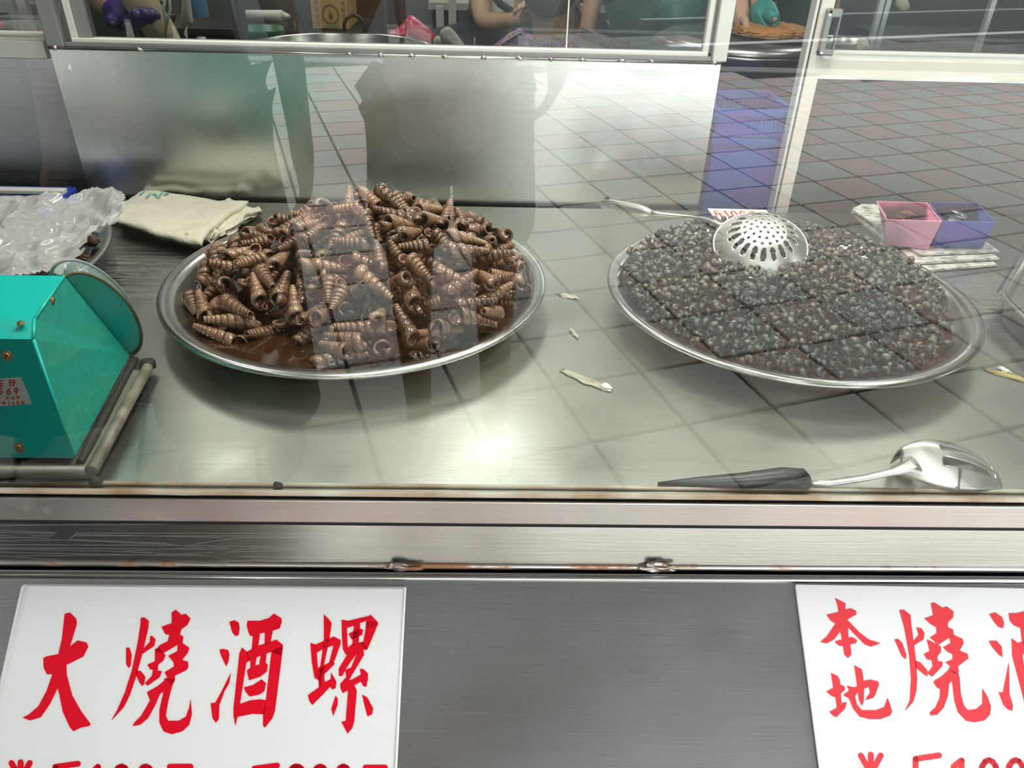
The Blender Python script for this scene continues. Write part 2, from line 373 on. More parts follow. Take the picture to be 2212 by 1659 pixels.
# lamps on the ceiling
for (x, y0, y1, z, p) in LAMPS + KLAMPS:
    back = (x, y0, y1, z, p) in KLAMPS
    ll = empty('ceiling_light', 'fluorescent tube fitting under the %s ceiling, number %d from the left, above the picture' % ('kitchen' if back else 'stall front', (KLAMPS if back else LAMPS).index((x, y0, y1, z, p)) + 1), 'light', (x, (y0 + y1) / 2, z), 'ceiling tube lights')
    MB().b2((x - .05, y0 - .02, z + .012), (x + .05, y1 + .02, z + .05)).build('housing', M['whitep'], ll)
    MB().tube([(x - .02, y0, z + .006), (x - .02, y1, z + .006)], .006).build('tube', M['whitep'], ll)
    MB().b2((x - .01, (y0 + y1) / 2 - .01, z + .05), (x + .01, (y0 + y1) / 2 + .01, 2.225)).build('hanger', M['alud'], ll)

# counter
YC = 1.612
counter = empty('display_counter', 'long brushed stainless steel counter behind the glass, carrying the snail platters', 'counter', (0, 1.1, ZT))
MB().b2((XL + .02, YG - .005, ZT - .003), (1.9, YC, ZT)).build('worktop', M['counter'], counter)
MB().b2((XL + .02, YG + .05, .02), (1.9, YG + .09, ZT - .003)).build('support', M['darkgap'], counter)
for x in (-2.2, -.9, .4, 1.7): MB().b2((x - .02, YC - .09, 0), (x + .02, YC - .05, ZT - .003)).build('leg', M['alud'], counter)
# front: channel face, apron band, lip, sloping front panel
zA0 = ony(1106, 1086, YG - .010).z; zA1 = ony(1106, 1132, YG - .010).z
yB = YG - .004; zB0 = ony(1106, 1143, yB).z; zB1 = ony(1106, 1221, yB - .008).z
front = empty('front_apron', 'stainless steel apron band under the glass with a rusty welded lower lip', 'panel', (0, YG, zB1))
MB().prism([(XL, yB + .004, zB0), (XL, yB - .008, zB1), (XL, yB + .03, zB1), (XL, yB + .03, zB0)], Vector((4.9, 0, 0))).build('band', M['apron'], front)
MB().b2((XL, yB + .006, zB0 - .004), (1.9, yB + .03, zA1 + .003)).build('shadow_gap', M['darkgap'], front)
zl = ony(1106, 1228, yB - .012).z
lip = MB().tube([(XL, yB - .008, zl), (1.9, yB - .008, zl)], .0042, 10).build('lip', M['rustlip'], front)
# welds on the lip
def blob(name, c, s, mat, parent, seed=0, amp=.4, n=2):
    bm = bmesh.new(); bmesh.ops.create_icosphere(bm, subdivisions=n, radius=1)
    for v in bm.verts:
        k = 1 + amp * noise.noise(v.co * 1.7 + Vector((seed, 0, 0)))
        v.co = Vector((v.co.x * s[0] * k, v.co.y * s[1] * k, v.co.z * s[2] * k)) + Vector(c)
    me = bpy.data.meshes.new(name); bm.to_mesh(me); bm.free(); return link(name, me, mat, parent, True)
for (px, wd) in ((872, .022), (1425, .020)):
    c = ony(px, 1226, yB - .013); blob('weld', c, (wd, .004, .006), M['rustlip'], front, seed=px, n=3, amp=.9)
# channel with the glass
ch = empty('glass_channel', 'low aluminium channel along the counter edge holding the glass', 'channel', (0, YG, ZT))
MB().b2((XL, YG - .010, zA1), (1.9, YG - .0065, zA0)).build('front_face', M['channel'], ch, bevel=.0008)
MB().b2((XL, YG - .0065, zA0 - .006), (1.9, YG + .012, zA0 - .003)).build('upper_face', M['channel'], ch)
MB().tube([(XL + i * .05, YG - .004, ZT + .001 + .0012 * noise.noise(Vector((i * .8, 0, 0)))) for i in range(99)], .0035, 8).build('bead', M['silicone'], ch)
MB().tube([(XL + i * .05, YG + .009, ZT + .0005 + .0015 * noise.noise(Vector((i * .6, 3, 0)))) for i in range(99)], .0038, 8).build('bead', M['silicone'], ch)
gl = MB().face([(XL, YG, ZT + .001), (1.9, YG, ZT + .001), (1.9, YG, 1.95), (XL, YG, 1.95)]); 
g = MB(); g.face([(XL, YG, ZT + .001), (1.9, YG, ZT + .001), (1.9, YG, 1.95), (XL, YG, 1.95)])
go = g.build('glass_screen', M['glass']); setp(go, 'large clear glass sheet standing along the front of the counter, mirroring the tiled pavement', 'glass')

# sloping front panel (plane through PA, rising away at 36 degrees)
PA = ony(1106, 1238, YG - .022); EL = radians(36)
pn = Vector((0, -sin(EL), cos(EL)))                          # outward normal (towards the customer, up)
pd = Vector((0, -cos(EL), -sin(EL)))                         # down the slope
pn = Vector((0, -sin(EL), cos(EL)))
def onpanel(px, py, off=0):
    v = ray(px, py); q = PA + pn * off; return CAM + v * ((q - CAM).dot(pn) / v.dot(pn))
fp = empty('stall_front', 'dark scratched stainless steel sloping front panel below the apron', 'panel', (0, PA.y, PA.z))
A = PA.copy(); A.x = XL; B = PA.copy(); B.x = 1.9
MB().prism([A, B, B + pd * .62, A + pd * .62], -pn * .012).build('sheet', M['front'], fp)
MB().tube([A + pd * .006 + pn * .0, B + pd * .006 + pn * .0], .004, 8).build('folded_edge', M['apron'], fp)
q = A + pd * .62
MB().b2((XL, q.y + .0, .0), (1.9, q.y + .02, q.z)).build('skirt', M['front'], fp)

# ---- signs
def flat(name, px_polys, off, th, mat, parent):
    mb = MB()
    for P in px_polys: mb.prism([onpanel(x, y, off) for x, y in P], pn * th)
    mb.bm.normal_update(); bmesh.ops.triangulate(mb.bm, faces=[f for f in mb.bm.faces if len(f.verts) > 4])
    return mb.build(name, mat, parent)
def cv(L, ox, oy, s): return [[(ox + x / s, oy + y / s) for x, y in P] for P in L]
def stroke_polys(strokes, wd):
    """polyline strokes with round ends, returned as overlapping polygons (2-D)"""
    out = []
    for st in strokes:
        for (x0, y0), (x1, y1) in zip(st[:-1], st[1:]):
            a = atan2(y1 - y0, x1 - x0); P = []
            for k in range(7): t = a + pi / 2 + pi * k / 6; P.append((x0 + wd * cos(t), y0 + wd * sin(t)))
            for k in range(7): t = a - pi / 2 + pi * k / 6; P.append((x1 + wd * cos(t), y1 + wd * sin(t)))
            out.append(P)
    return out
def arc(cx, cy, rx, ry, a0, a1, n=10): return [(cx + rx * cos(radians(a0 + (a1 - a0) * k / n)), cy + ry * sin(radians(a0 + (a1 - a0) * k / n))) for k in range(n + 1)]
G = {  # simple stroke glyphs in a unit box (x right, y down)
 'ban': [[(.2, 0), (.36, .22)], [(.8, 0), (.64, .22)], [(.15, .35), (.85, .35)], [(.02, .6), (.98, .6)], [(.5, -.02), (.5, 1)]],
 'jin': [[(.85, .02), (.2, .1)], [(.2, .1), (.2, .5), (.02, 1)], [(.2, .4), (.98, .4)], [(.68, .4), (.68, 1)]],
 '1': [[(.25, .18), (.55, .03), (.55, 1)]], '0': [arc(.5, .5, .36, .48, 0, 360, 16)],
 '2': [arc(.5, .28, .34, .26, 200, 370, 8) + [(.12, 1), (.88, 1)]],
 'yuan': [[(.2, .05), (.8, .05)], [(.02, .36), (.98, .36)], [(.38, .36), (.34, .7), (.05, 1)], [(.64, .36), (.64, .92), (.98, .92), (.98, .75)]],
 'yi': [[(.02, .45), (.98, .45)]],
 '5': [[(.85, .02), (.25, .02), (.2, .45)] + arc(.45, .68, .38, .30, 250, 500, 10)], '6': [[(.75, .02), (.2, .5)] , arc(.5, .7, .33, .3, 0, 360, 14)], '9': [arc(.5, .3, .33, .3, 0, 360, 14), [(.83, .3), (.5, 1)]],
 'hang': [[(.3, 0), (.05, .25)], [(.35, .3), (.05, .6)], [(.2, .5), (.2, 1)], [(.5, .12), (.95, .12)], [(.45, .45), (1, .45)], [(.75, .45), (.75, .95), (.6, .9)]],
 'tick': [[(.1, .1), (.9, .1)], [(.5, 0), (.5, .9)], [(.1, .5), (.9, .55)], [(.2, .9), (.9, .9)]], '4': [[(.6, 0), (.1, .65), (.95, .65)], [(.65, .35), (.65, 1)]],
}
def row(items, wd):
    out = []
    for g_, x, y, ww, hh in items: out += stroke_polys([[(x + u * ww, y + v * hh) for u, v in st] for st in G[g_]], wd)
    return out

DA = [[(555,340),(600,328),(655,385),(658,430),(600,620),(665,568),(740,585),(757,620),(715,705),(570,778),(572,860),(620,1040),(700,1180),(775,1280),(770,1298),(690,1315),(630,1345),(600,1310),(540,1180),(500,985),(490,985),(430,1110),(350,1225),(260,1252),(195,1228),(250,1200),(330,1130),(400,1000),(450,855),(405,858),(375,800),(372,720),(395,705),(500,685),(530,560)]]
SHAO = [[(1080,628),(1110,632),(1128,690),(1120,780),(1103,805),(1080,770)],
 [(1205,375),(1235,370),(1275,400),(1270,460),(1225,660),(1165,880),(1110,1040),(1060,1140),(955,1252),(1010,1150),(1070,1010),(1130,820),(1180,580),(1203,430)],
 [(1285,535),(1300,528),(1333,560),(1320,615),(1222,682),(1225,642),(1283,580)],
 [(1165,830),(1205,828),(1245,880),(1235,940),(1218,958),(1195,930),(1172,880)],
 [(1470,330),(1505,305),(1555,350),(1590,340),(1630,380),(1605,435),(1555,470),(1540,515),(1570,535),(1562,590),(1510,610),(1395,680),(1325,660),(1365,610),(1435,575),(1450,520),(1415,515),(1382,450),(1470,420)],
 [(1520,600),(1562,590),(1620,630),(1610,670),(1560,735),(1610,750),(1612,800),(1590,825),(1495,870),(1500,900),(1470,945),(1400,900),(1435,885),(1410,840),(1490,790),(1485,752),(1440,700),(1518,660)],
 [(1328,640),(1360,636),(1418,695),(1400,740),(1355,775),(1350,825),(1385,830),(1370,880),(1265,955),(1240,935),(1300,870),(1310,820),(1285,815),(1262,775),(1325,745)],
 [(1430,890),(1500,900),(1475,955),(1440,1090),(1420,1210),(1440,1255),(1530,1255),(1590,1220),(1620,1140),(1632,1070),(1643,1200),(1620,1290),(1560,1345),(1470,1370),(1400,1345),(1365,1270),(1365,1160),(1400,1005),(1370,1025),(1330,1120),(1270,1230),(1200,1290),(1135,1300),(1150,1272),(1210,1210),(1285,1080),(1258,1010),(1350,960)]]
JIU = [[(300,408),(345,395),(380,415),(388,460),(380,520),(355,532),(325,500)],
 [(215,648),(240,640),(290,650),(300,690),(292,750),(272,790),(230,700)],
 [(312,845),(300,930),(260,1000),(215,1120),(210,1240),(185,1272),(155,1230),(140,1105),(180,1100),(230,1010)],
 [(455,400),(560,400),(640,375),(680,338),(745,378),(748,410),(730,465),(670,485),(600,500),(480,532),(460,490),(448,440)],
 [(500,520),(562,505),(548,615),(490,660),(495,600)], [(603,498),(672,483),(652,590),(600,612)],
 [(408,628),(450,665),(478,735),(445,760),(390,1120),(370,1222),(350,1298),(335,1200),(335,1150),(385,680)],
 [(440,670),(548,612),(650,583),(700,560),(757,605),(745,700),(660,665),(570,695),(470,745)],
 [(660,660),(757,610),(757,640),(690,1170),(670,1230),(605,1312),(588,1300),(588,1195),(612,1075)],
 [(390,1112),(480,1080),(560,1072),(615,1080),(600,1200),(500,1195),(370,1222)],
 [(480,735),(535,700),(522,782),(555,775),(568,695),(620,672),(610,760),(628,775),(620,835),(560,880),(468,908),(450,825),(480,800)],
 [(425,970),(500,950),(575,900),(613,935),(600,1000),(560,1030),(475,1048),(440,1010)]]
LUO = [[(1108,345),(1150,385),(1175,420),(1155,560),(1105,800),(1075,980),(1060,900),(1090,700),(1108,560)],
 [(992,588),(1040,605),(1048,670),(1057,810),(1120,790),(1110,860),(1060,905),(1028,890),(1005,750)],
 [(1035,605),(1110,570),(1195,535),(1252,565),(1250,600),(1200,740),(1150,770),(1190,610),(1100,640),(1045,675)],
 [(1055,805),(1190,740),(1200,770),(1120,850),(1060,905)],
 [(1065,895),(1110,860),(1115,925),(1165,900),(1170,840),(1215,920),(1210,975),(1180,988),(1160,965),(1100,1030),(1010,1120),(985,1090),(972,1035),(1065,970)],
 [(1260,390),(1310,400),(1305,460),(1312,630),(1295,690),(1270,640),(1262,520)],
 [(1300,405),(1420,375),(1490,360),(1508,348),(1572,415),(1570,440),(1470,470),(1470,400),(1310,462)],
 [(1470,400),(1572,420),(1550,480),(1480,645),(1450,640),(1400,590),(1445,580),(1465,470)],
 [(1320,510),(1370,485),(1420,465),(1445,480),(1435,520),(1350,560),(1335,545)], [(1365,440),(1420,425),(1405,590),(1350,620)],
 [(1305,635),(1350,600),(1450,580),(1480,645),(1400,655),(1300,695)],
 [(1350,665),(1410,652),(1302,800),(1265,875),(1235,870),(1235,810),(1300,700)],
 [(1400,655),(1445,645),(1452,690),(1325,905),(1345,905),(1425,860),(1415,810),(1445,812),(1485,850),(1485,900),(1470,965),(1445,960),(1425,920),(1370,950),(1390,1000),(1368,1260),(1350,1320),(1310,1365),(1258,1265),(1295,1255),(1315,995),(1270,1018),(1250,980),(1248,940),(1300,880),(1290,820),(1340,800)],
 [(1208,1040),(1228,1065),(1225,1120),(1188,1215),(1172,1150)], [(1435,1030),(1480,1055),(1530,1150),(1520,1200),(1480,1218),(1450,1100)]]
BEN = [[(410,205),(500,250),(498,305),(545,293),(590,315),(592,345),(515,390),(620,500),(700,560),(798,592),(715,622),(660,600),(520,455),(525,545),(560,540),(598,565),(590,590),(540,602),(550,690),(520,718),(490,690),(478,615),(440,612),(408,578),(470,560),(455,490),(400,560),(340,593),(285,582),(340,535),(415,425),(375,400),(338,350),(440,325),(430,260)]]
DI = [[(375,845),(430,870),(450,900),(455,945),(490,960),(495,990),(460,1020),(465,1105),(510,1095),(495,1150),(425,1222),(395,1215),(362,1180),(425,1145),(415,1055),(375,1040),(338,1005),(395,975)],
 [(512,955),(575,970),(600,960),(575,780),(640,815),(655,915),(710,902),(780,920),(785,945),(755,1030),(735,1060),(668,1078),(710,1015),(700,965),(658,980),(655,1090),(640,1127),(615,1080),(605,1005),(580,1045),(600,1120),(640,1165),(760,1165),(830,1140),(860,1060),(880,1110),(898,1180),(880,1210),(800,1240),(700,1240),(620,1220),(565,1150),(530,1065),(480,1035),(530,1000)]]
SHAO2 = [[(960,310),(1000,305),(1055,350),(1060,420),(1085,600),(1105,760),(1112,900),(1105,1000),(1080,1090),(1010,1168),(1050,1080),(1060,900),(1045,700),(1000,450)],
 [(918,560),(950,555),(985,590),(1020,690),(1015,730),(980,700),(945,620)], [(1105,455),(1150,465),(1175,505),(1165,560),(1085,610),(1085,570),(1125,520)],
 [(1095,740),(1140,755),(1200,825),(1200,878),(1160,850),(1100,800)],
 [(1230,250),(1260,243),(1330,290),(1365,278),(1423,320),(1420,370),(1375,415),(1375,455),(1420,475),(1425,530),(1385,545),(1285,610),(1255,570),(1222,545),(1280,505),(1275,455),(1230,430),(1175,380),(1250,355)],
 [(1385,540),(1425,520),(1500,555),(1510,590),(1475,655),(1540,680),(1552,720),(1460,790),(1470,830),(1450,870),(1380,820),(1395,790),(1355,755),(1415,730),(1415,685),(1370,665),(1335,628),(1400,590)],
 [(1195,560),(1220,570),(1315,620),(1315,665),(1285,705),(1290,745),(1330,750),(1325,790),(1240,878),(1200,850),(1245,790),(1235,735),(1195,730),(1170,685),(1220,660)],
 [(1390,810),(1465,850),(1475,890),(1485,1020),(1510,1120),(1545,1165),(1620,1155),(1670,1110),(1670,980),(1710,1040),(1742,1130),(1735,1200),(1690,1250),(1600,1268),(1530,1255),(1460,1180),(1430,1080),(1410,910),(1385,940),(1375,1040),(1340,1140),(1280,1205),(1225,1208),(1220,1185),(1270,1140),(1305,1060),(1310,985),(1280,970),(1250,920),(1330,870)]]
JIU2 = [[(1730,345),(1780,328),(1840,370),(1855,420),(1848,462),(1810,455),(1770,410)], [(1725,572),(1790,570),(1835,620),(1842,710),(1810,690),(1750,620)],
 [(1895,760),(1900,900),(1900,1020),(1930,1120),(1925,1170),(1890,1160),(1850,1120),(1808,1010),(1845,1015)],
 [(1895,335),(1970,335),(2100,300),(2150,480),(2000,465),(1940,440),(1905,400)], [(1995,460),(2060,455),(2060,590),(2012,600)],
 [(1920,550),(1975,590),(2120,540),(2140,640),(2012,690),(2090,1290),(2060,1300),(2020,1060),(1925,700)]]

sgn = empty('sign_board', 'white acrylic sign with four large deep red brush characters, under the big snails', 'sign', onpanel(460, 1400))
cor = [(56, 1262), (878, 1268), (858, 1665), (845, 1900), (-95, 1900), (-40, 1665), (49, 1268)]
flat('board', [cor], .001, .004, M['white_acrylic'], sgn).modifiers.new('bevel', 'BEVEL').width = .001
edge = [onpanel(x, y, .0051) for x, y in [(-36, 1640), (57, 1266), (873, 1272), (852, 1665)]]
MB().tube(edge, .0009, 6).build('trim_line', M['alu'], sgn)
for L_, o_ in ((DA, (0, 1240, 3.96)), (SHAO, (0, 1240, 3.96)), (JIU, (420, 1240, 3.96)), (LUO, (420, 1240, 3.96))):
    flat('lettering', cv(L_, *o_), .005, .0006, M['red_letter'], sgn)
flat('lettering', row([('ban', 12, 1648, 66, 85), ('jin', 105, 1648, 75, 85), ('1', 190, 1654, 40, 78), ('0', 238, 1654, 50, 78), ('0', 290, 1654, 50, 78), ('yuan', 352, 1652, 75, 82),
      ('yi', 455, 1648, 75, 80), ('jin', 535, 1652, 75, 82), ('2', 618, 1654, 46, 78), ('0', 668, 1654, 48, 78), ('0', 718, 1654, 48, 78), ('yuan', 776, 1654, 70, 80)], 6.2), .005, .0006, M['red_letter'], sgn)
sg2 = empty('sign_board', 'white acrylic sign with red brush characters paled as by sky sheen, under the small dark snails', 'sign', onpanel(1960, 1400))
cor = [(1717, 1262), (2560, 1276), (2680, 1900), (1800, 1900), (1768, 1665), (1716, 1266)]
flat('board', [cor], .001, .004, M['white_acrylic'], sg2).modifiers.new('bevel', 'BEVEL').width = .001
for L_ in (BEN, DI, SHAO2, JIU2): flat('lettering', cv(L_, 1700, 1240, 3.959), .005, .0006, M['red_pale'], sg2)
flat('lettering', row([('ban', 1845, 1632, 72, 95), ('jin', 1962, 1630, 78, 95), ('1', 2045, 1640, 58, 92), ('0', 2108, 1640, 56, 92), ('0', 2166, 1640, 56, 92), ('yuan', 2235, 1636, 80, 92)], 6), .005, .0006, M['red_pale'], sg2)

# ================================================================== SETTING: rear partition, windows, door
def X(px, py, y=YB): return ony(px, py, y).x
def Z(px, py, y=YB): return ony(px, py, y).z
bp_ = struct('wall_rear', MB().b2((X(116, 140), YB, .45), (X(1554, 160), YB + .012, Z(800, 119))), M['panel'])
# folded, tack-welded top edge of the steel sheet
zt = Z(800, 119)
MB().tube([(X(116, 140), YB, zt), (X(1554, 160), YB, zt)], .003, 8).build('folded_edge', M['dish'], bp_)
for k, px in enumerate((125, 305, 755, 822, 890, 962, 1045, 1122, 1190, 1260, 1345, 1408, 1545)):
    blob('weld', (X(px, 120), YB - .003, zt + .001), (.006, .004, .004), M['dish'], bp_, seed=k, amp=.8)
YW = YB + .004
w1 = empty('window_1', 'wide rear window of grey aluminium with a pale bead, above the steel sheet', 'window', (0, YW, zt)); 
for k_ in ('label', 'category'): del w1[k_]
w1['kind'] = 'structure'
ztop = 2.1
MB().b2((X(88, 50), YW - .006, zt + .002), (X(125, 50), YW + .04, ztop)).build('post', M['alud'], w1, bevel=.002)
MB().b2((X(1549, 60), YW - .006, zt + .002), (X(1581, 60), YW + .04, ztop)).build('post', M['alu'], w1, bevel=.002)
MB().b2((X(125, 50), YW + .012, zt + .002), (X(141, 50), YW + .04, ztop)).build('groove', M['alud'], w1)
MB().b2((X(141, 50), YW + .004, Z(600, 96)), (X(153, 50), YW + .03, ztop)).build('bead', M['whitep'], w1)
MB().b2((X(153, 50), YW + .01, Z(600, 96)), (X(181, 50), YW + .035, ztop)).build('stile', M['alud'], w1)
MB().b2((X(1530, 60), YW + .004, Z(600, 96)), (X(1540, 60), YW + .03, ztop)).build('bead', M['whitep'], w1)
MB().b2((X(1540, 60), YW + .014, Z(600, 96)), (X(1549, 60), YW + .04, ztop)).build('groove', M['alud'], w1)
MB().b2((X(125, 50), YW, zt + .002), (X(1549, 60), YW + .04, Z(800, 107))).build('sill', M['alud'], w1, bevel=.001)
MB().b2((X(141, 50), YW + .002, Z(800, 107)), (X(1540, 60), YW + .03, Z(800, 99))).build('bead', M['whitep'], w1, bevel=.001)
g = MB(); g.face([(X(153, 50), YW + .018, Z(800, 104)), (X(1530, 60), YW + .018, Z(800, 104)), (X(1530, 60), YW + .018, ztop), (X(153, 50), YW + .018, ztop)])
g.build('pane', M['glass2'], w1)
MB().b2((X(1226, 60), YW + .014, Z(800, 99)), (X(1229, 60), YW + .017, ztop)).build('pane_edge', M['whitep'], w1)
# window 2 on the left
w2 = empty('window_2', '', '', (X(0, 80), YB, zt)); w2['kind'] = 'structure'
y2 = YB + .02
MB().b2((XL, y2, Z(40, 127, y2)), (X(86, 110), y2 + .04, Z(40, 88, y2))).build('lower_rail', M['alu'], w2, bevel=.002)
MB().b2((XL, y2 + .006, Z(40, 88, y2)), (X(80, 80), y2 + .03, Z(40, 76, y2))).build('upper_rail', M['beige'], w2, bevel=.001)
MB().b2((XL, y2 + .003, Z(40, 76, y2)), (X(80, 75), y2 + .03, Z(40, 71, y2))).build('bead', M['whitep'], w2)
g = MB(); g.face([(XL, y2 + .02, Z(40, 74, y2)), (X(84, 60), y2 + .02, Z(40, 74, y2)), (X(84, 60), y2 + .02, ztop), (XL, y2 + .02, ztop)]); g.build('pane', M['glass2'], w2)
struct('wall_rear', MB().b2((XL, y2 + .03, .3), (X(116, 140) + .01, y2 + .04, Z(40, 127, y2))), M['front'])
# sliding door on the right
d1 = empty('door_1', '', '', (X(1900, 150), YB, zt)); d1['kind'] = 'structure'
yd = YB + .01
MB().b2((X(1757, 60), yd, .3), (X(1763, 60), yd + .03, ztop)).build('edge_strip', M['alu'], d1)
MB().b2((X(1763, 60), yd + .008, .3), (X(1768, 60), yd + .03, ztop)).build('groove', M['darkgap'], d1)
MB().b2((X(1768, 60), yd, .3), (X(1797, 60), yd + .035, ztop)).build('stile', M['beige'], d1, bevel=.002)
MB().b2((X(1797, 60), yd + .004, Z(1900, 168, yd)), (2.9, yd + .03, Z(1900, 131, yd))).build('lower_rail', M['beige'], d1, bevel=.001)
MB().b2((X(1797, 60), yd + .010, Z(1900, 131, yd)), (2.9, yd + .03, Z(1900, 119, yd))).build('upper_rail', M['alu'], d1)
MB().b2((X(1797, 60), yd + .008, Z(1900, 119, yd)), (2.9, yd + .03, Z(1900, 114, yd))).build('bead', M['whitep'], d1)
MB().b2((X(1790, 60), yd - .001, Z(1900, 173, yd)), (2.9, yd + .03, Z(1900, 168, yd))).build('bead', M['whitep'], d1)
MB().b2((X(1797, 60), yd + .012, .3), (2.9, yd + .024, Z(1900, 173, yd))).build('lower_panel', plain('dull_door_sheet', (.07, .065, .06), .5), d1)
g = MB(); g.face([(X(1797, 60), yd + .02, Z(1900, 117, yd)), (2.9, yd + .02, Z(1900, 117, yd)), (2.9, yd + .02, ztop), (X(1797, 60), yd + .02, ztop)]); g.build('pane', M['glass2'], d1)
lk = MB()
lx0, lx1 = X(1779, 60), X(1812, 60); lz0, lz1 = Z(1790, 119, yd), Z(1800, 18, yd)
lk.b2((lx0, yd - .012, lz0), (lx0 + (lx1 - lx0) * .42, yd, lz1), bevel=.003)
lk.b2((lx0 + .001, yd - .012, lz1 - .016), (lx1, yd, lz1), bevel=.003); lk.b2((lx0, yd - .012, lz0), (lx1, yd, lz0 + .012), bevel=.003)
lk.b2((lx1 - .003, yd - .012, lz0), (lx1, yd, lz1), bevel=.001); lo = lk.build('latch', M['alud'], d1)
for z in (lz0 + .006, lz1 - .01): MB().tube([(lx0 + .006, yd - .0135, z), (lx0 + .006, yd - .011, z)], .003, 10).build('screw', M['dish'], d1)

# ================================================================== platters
def platter(label, cx, cy, R, sauce_label, grp):
    z0 = ZT
    t = empty('platter', label, 'platter', (cx, cy, z0), None)
    prof = [(0, .003), (R * .72, .003), (R * .80, .008), (R - .026, .040), (R - .021, .0475), (R - .006, .0495), (R, .0475), (R, .0440), (R - .006, .0455), (R - .022, .0430), (R - .030, .036), (R * .80 + .003, .004), (R * .72, .0005), (0, .0005)]
    mb = MB(); mb.lathe(prof, (cx, cy, z0), 128); mb.build('dish', M['dish'], t, smooth=True)
    sr = R - .036
    mb = MB(); n = 96; zz = z0 + .027
    mb.bm.faces.new([mb.bm.verts.new((cx + (sr + .0012 * sin(k * 1.3)) * cos(2 * pi * k / n), cy + (sr + .0012 * sin(k * 1.3)) * sin(2 * pi * k / n), zz)) for k in range(n)])
    o = mb.build('sauce', M['sauce']); setp(o, sauce_label, 'sauce', None, 'stuff')
    return z0 + .027
CL = (-.2216, 1.1475, .305); CR = (.4749, 1.1263, .290); CF = (-.965, 1.20, .30)
zs = platter('large round steel platter heaped with big brown horn snails', *CL, 'dark brown sauce pooled under the big horn snails', 'g')
platter('large round steel platter filled with small blackish snails', *CR, 'dark reddish sauce around the small blackish snails', 'g')
platter('round steel platter at the left edge, half under the plastic bag', *CF, 'dark sauce in the platter under the plastic bag', 'g')

# ------------------------------------------------------------------ shells
def helix_shell(name, L, R0, whorls, taper, seg, ring, globose=0., cut=.0, mats=None, flare=1.25, rand=0):
    """conch built as a tube swept along a spiral; axis on +X (aperture end at +X), origin at the middle"""
    rr = random.Random(rand); bm = bmesh.new(); lay = bm.loops.layers.float_color.new('shade'); n = int(whorls * seg)
    rings = []
    kk = math.log(1 / max(cut, .06)) if not globose else 2.6
    ek = math.exp(-kk)
    for i in range(n + 1):
        t = i / n; th = t * whorls * 2 * pi
        g_ = math.exp(-kk * (1 - t))
        Rw = R0 * (g_ ** (taper if not globose else 1))
        x = -L / 2 + L * .86 * (g_ - ek) / (1 - ek)
        pitch = L * .86 * kk * g_ / (1 - ek) / whorls
        m = max(0, (i - (n - seg * .45)) / (seg * .45))                   # the mouth opens out over the last half turn
        m = m * m * (3 - 2 * m)
        ring_v = []
        for j in range(ring):
            a = 2 * pi * j / ring; ca, sa = cos(a), sin(a)
            if not globose:
                rad = Rw * ((.84 + .16 * ca) if ca > 0 else (.84 + .42 * ca)); xx = x + pitch * .53 * sa
                rm = Rw * .46 + Rw * .60 * ca * (flare - .1); xm = x + Rw * .66 * sa * flare + Rw * .16
            else:
                gx_ = -L * .30 + L * .42 * (g_ - ek) / (1 - ek); rad = Rw * (.46 + .54 * ca); xx = gx_ + Rw * .80 * sa
                rm = Rw * (.55 + .50 * ca); xm = gx_ + Rw * .62 * sa
            rad = rad * (1 - m) + rm * m; xx = xx * (1 - m) + xm * m
            rad *= 1 + .03 * noise.noise(Vector((th * 1.3, a, rand)))
            ring_v.append(bm.verts.new((xx, rad * cos(th), rad * sin(th))))
        rings.append(ring_v)
    def addf(vs, mi, sh):
        try: f = bm.faces.new(vs)
        except ValueError: return
        f.material_index = mi; f.smooth = True
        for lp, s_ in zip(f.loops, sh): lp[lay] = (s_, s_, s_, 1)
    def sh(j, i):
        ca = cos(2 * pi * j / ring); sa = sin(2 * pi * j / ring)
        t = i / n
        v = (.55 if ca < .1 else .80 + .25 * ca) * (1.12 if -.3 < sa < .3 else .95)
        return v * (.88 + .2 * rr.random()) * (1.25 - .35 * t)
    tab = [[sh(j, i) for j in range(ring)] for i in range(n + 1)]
    for i in range(n):
        for j in range(ring):
            j2 = (j + 1) % ring
            addf((rings[i][j], rings[i][j2], rings[i + 1][j2], rings[i + 1][j]), 0, (tab[i][j], tab[i][j2], tab[i + 1][j2], tab[i + 1][j]))
    addf(rings[0][::-1], 0, [.7] * ring)
    # mouth: inward funnel
    last = rings[-1]; cen = sum((v.co for v in last), Vector()) / ring
    thE = whorls * 2 * pi; back = Vector((0, sin(thE), -cos(thE))) * R0 * .55
    inner = [bm.verts.new(cen + (v.co - cen) * .80 + back * .05) for v in last]
    deep = [bm.verts.new(cen + (v.co - cen) * .62 + back) for v in last]
    for j in range(ring):
        j2 = (j + 1) % ring
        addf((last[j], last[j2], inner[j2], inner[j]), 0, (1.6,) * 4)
        addf((inner[j], inner[j2], deep[j2], deep[j]), 1, (1,) * 4)
    addf(deep, 1, [1] * ring)
    bmesh.ops.recalc_face_normals(bm, faces=bm.faces)
    me = bpy.data.meshes.new(name); bm.to_mesh(me); bm.free()
    for m_ in mats: me.materials.append(m_)
    return me

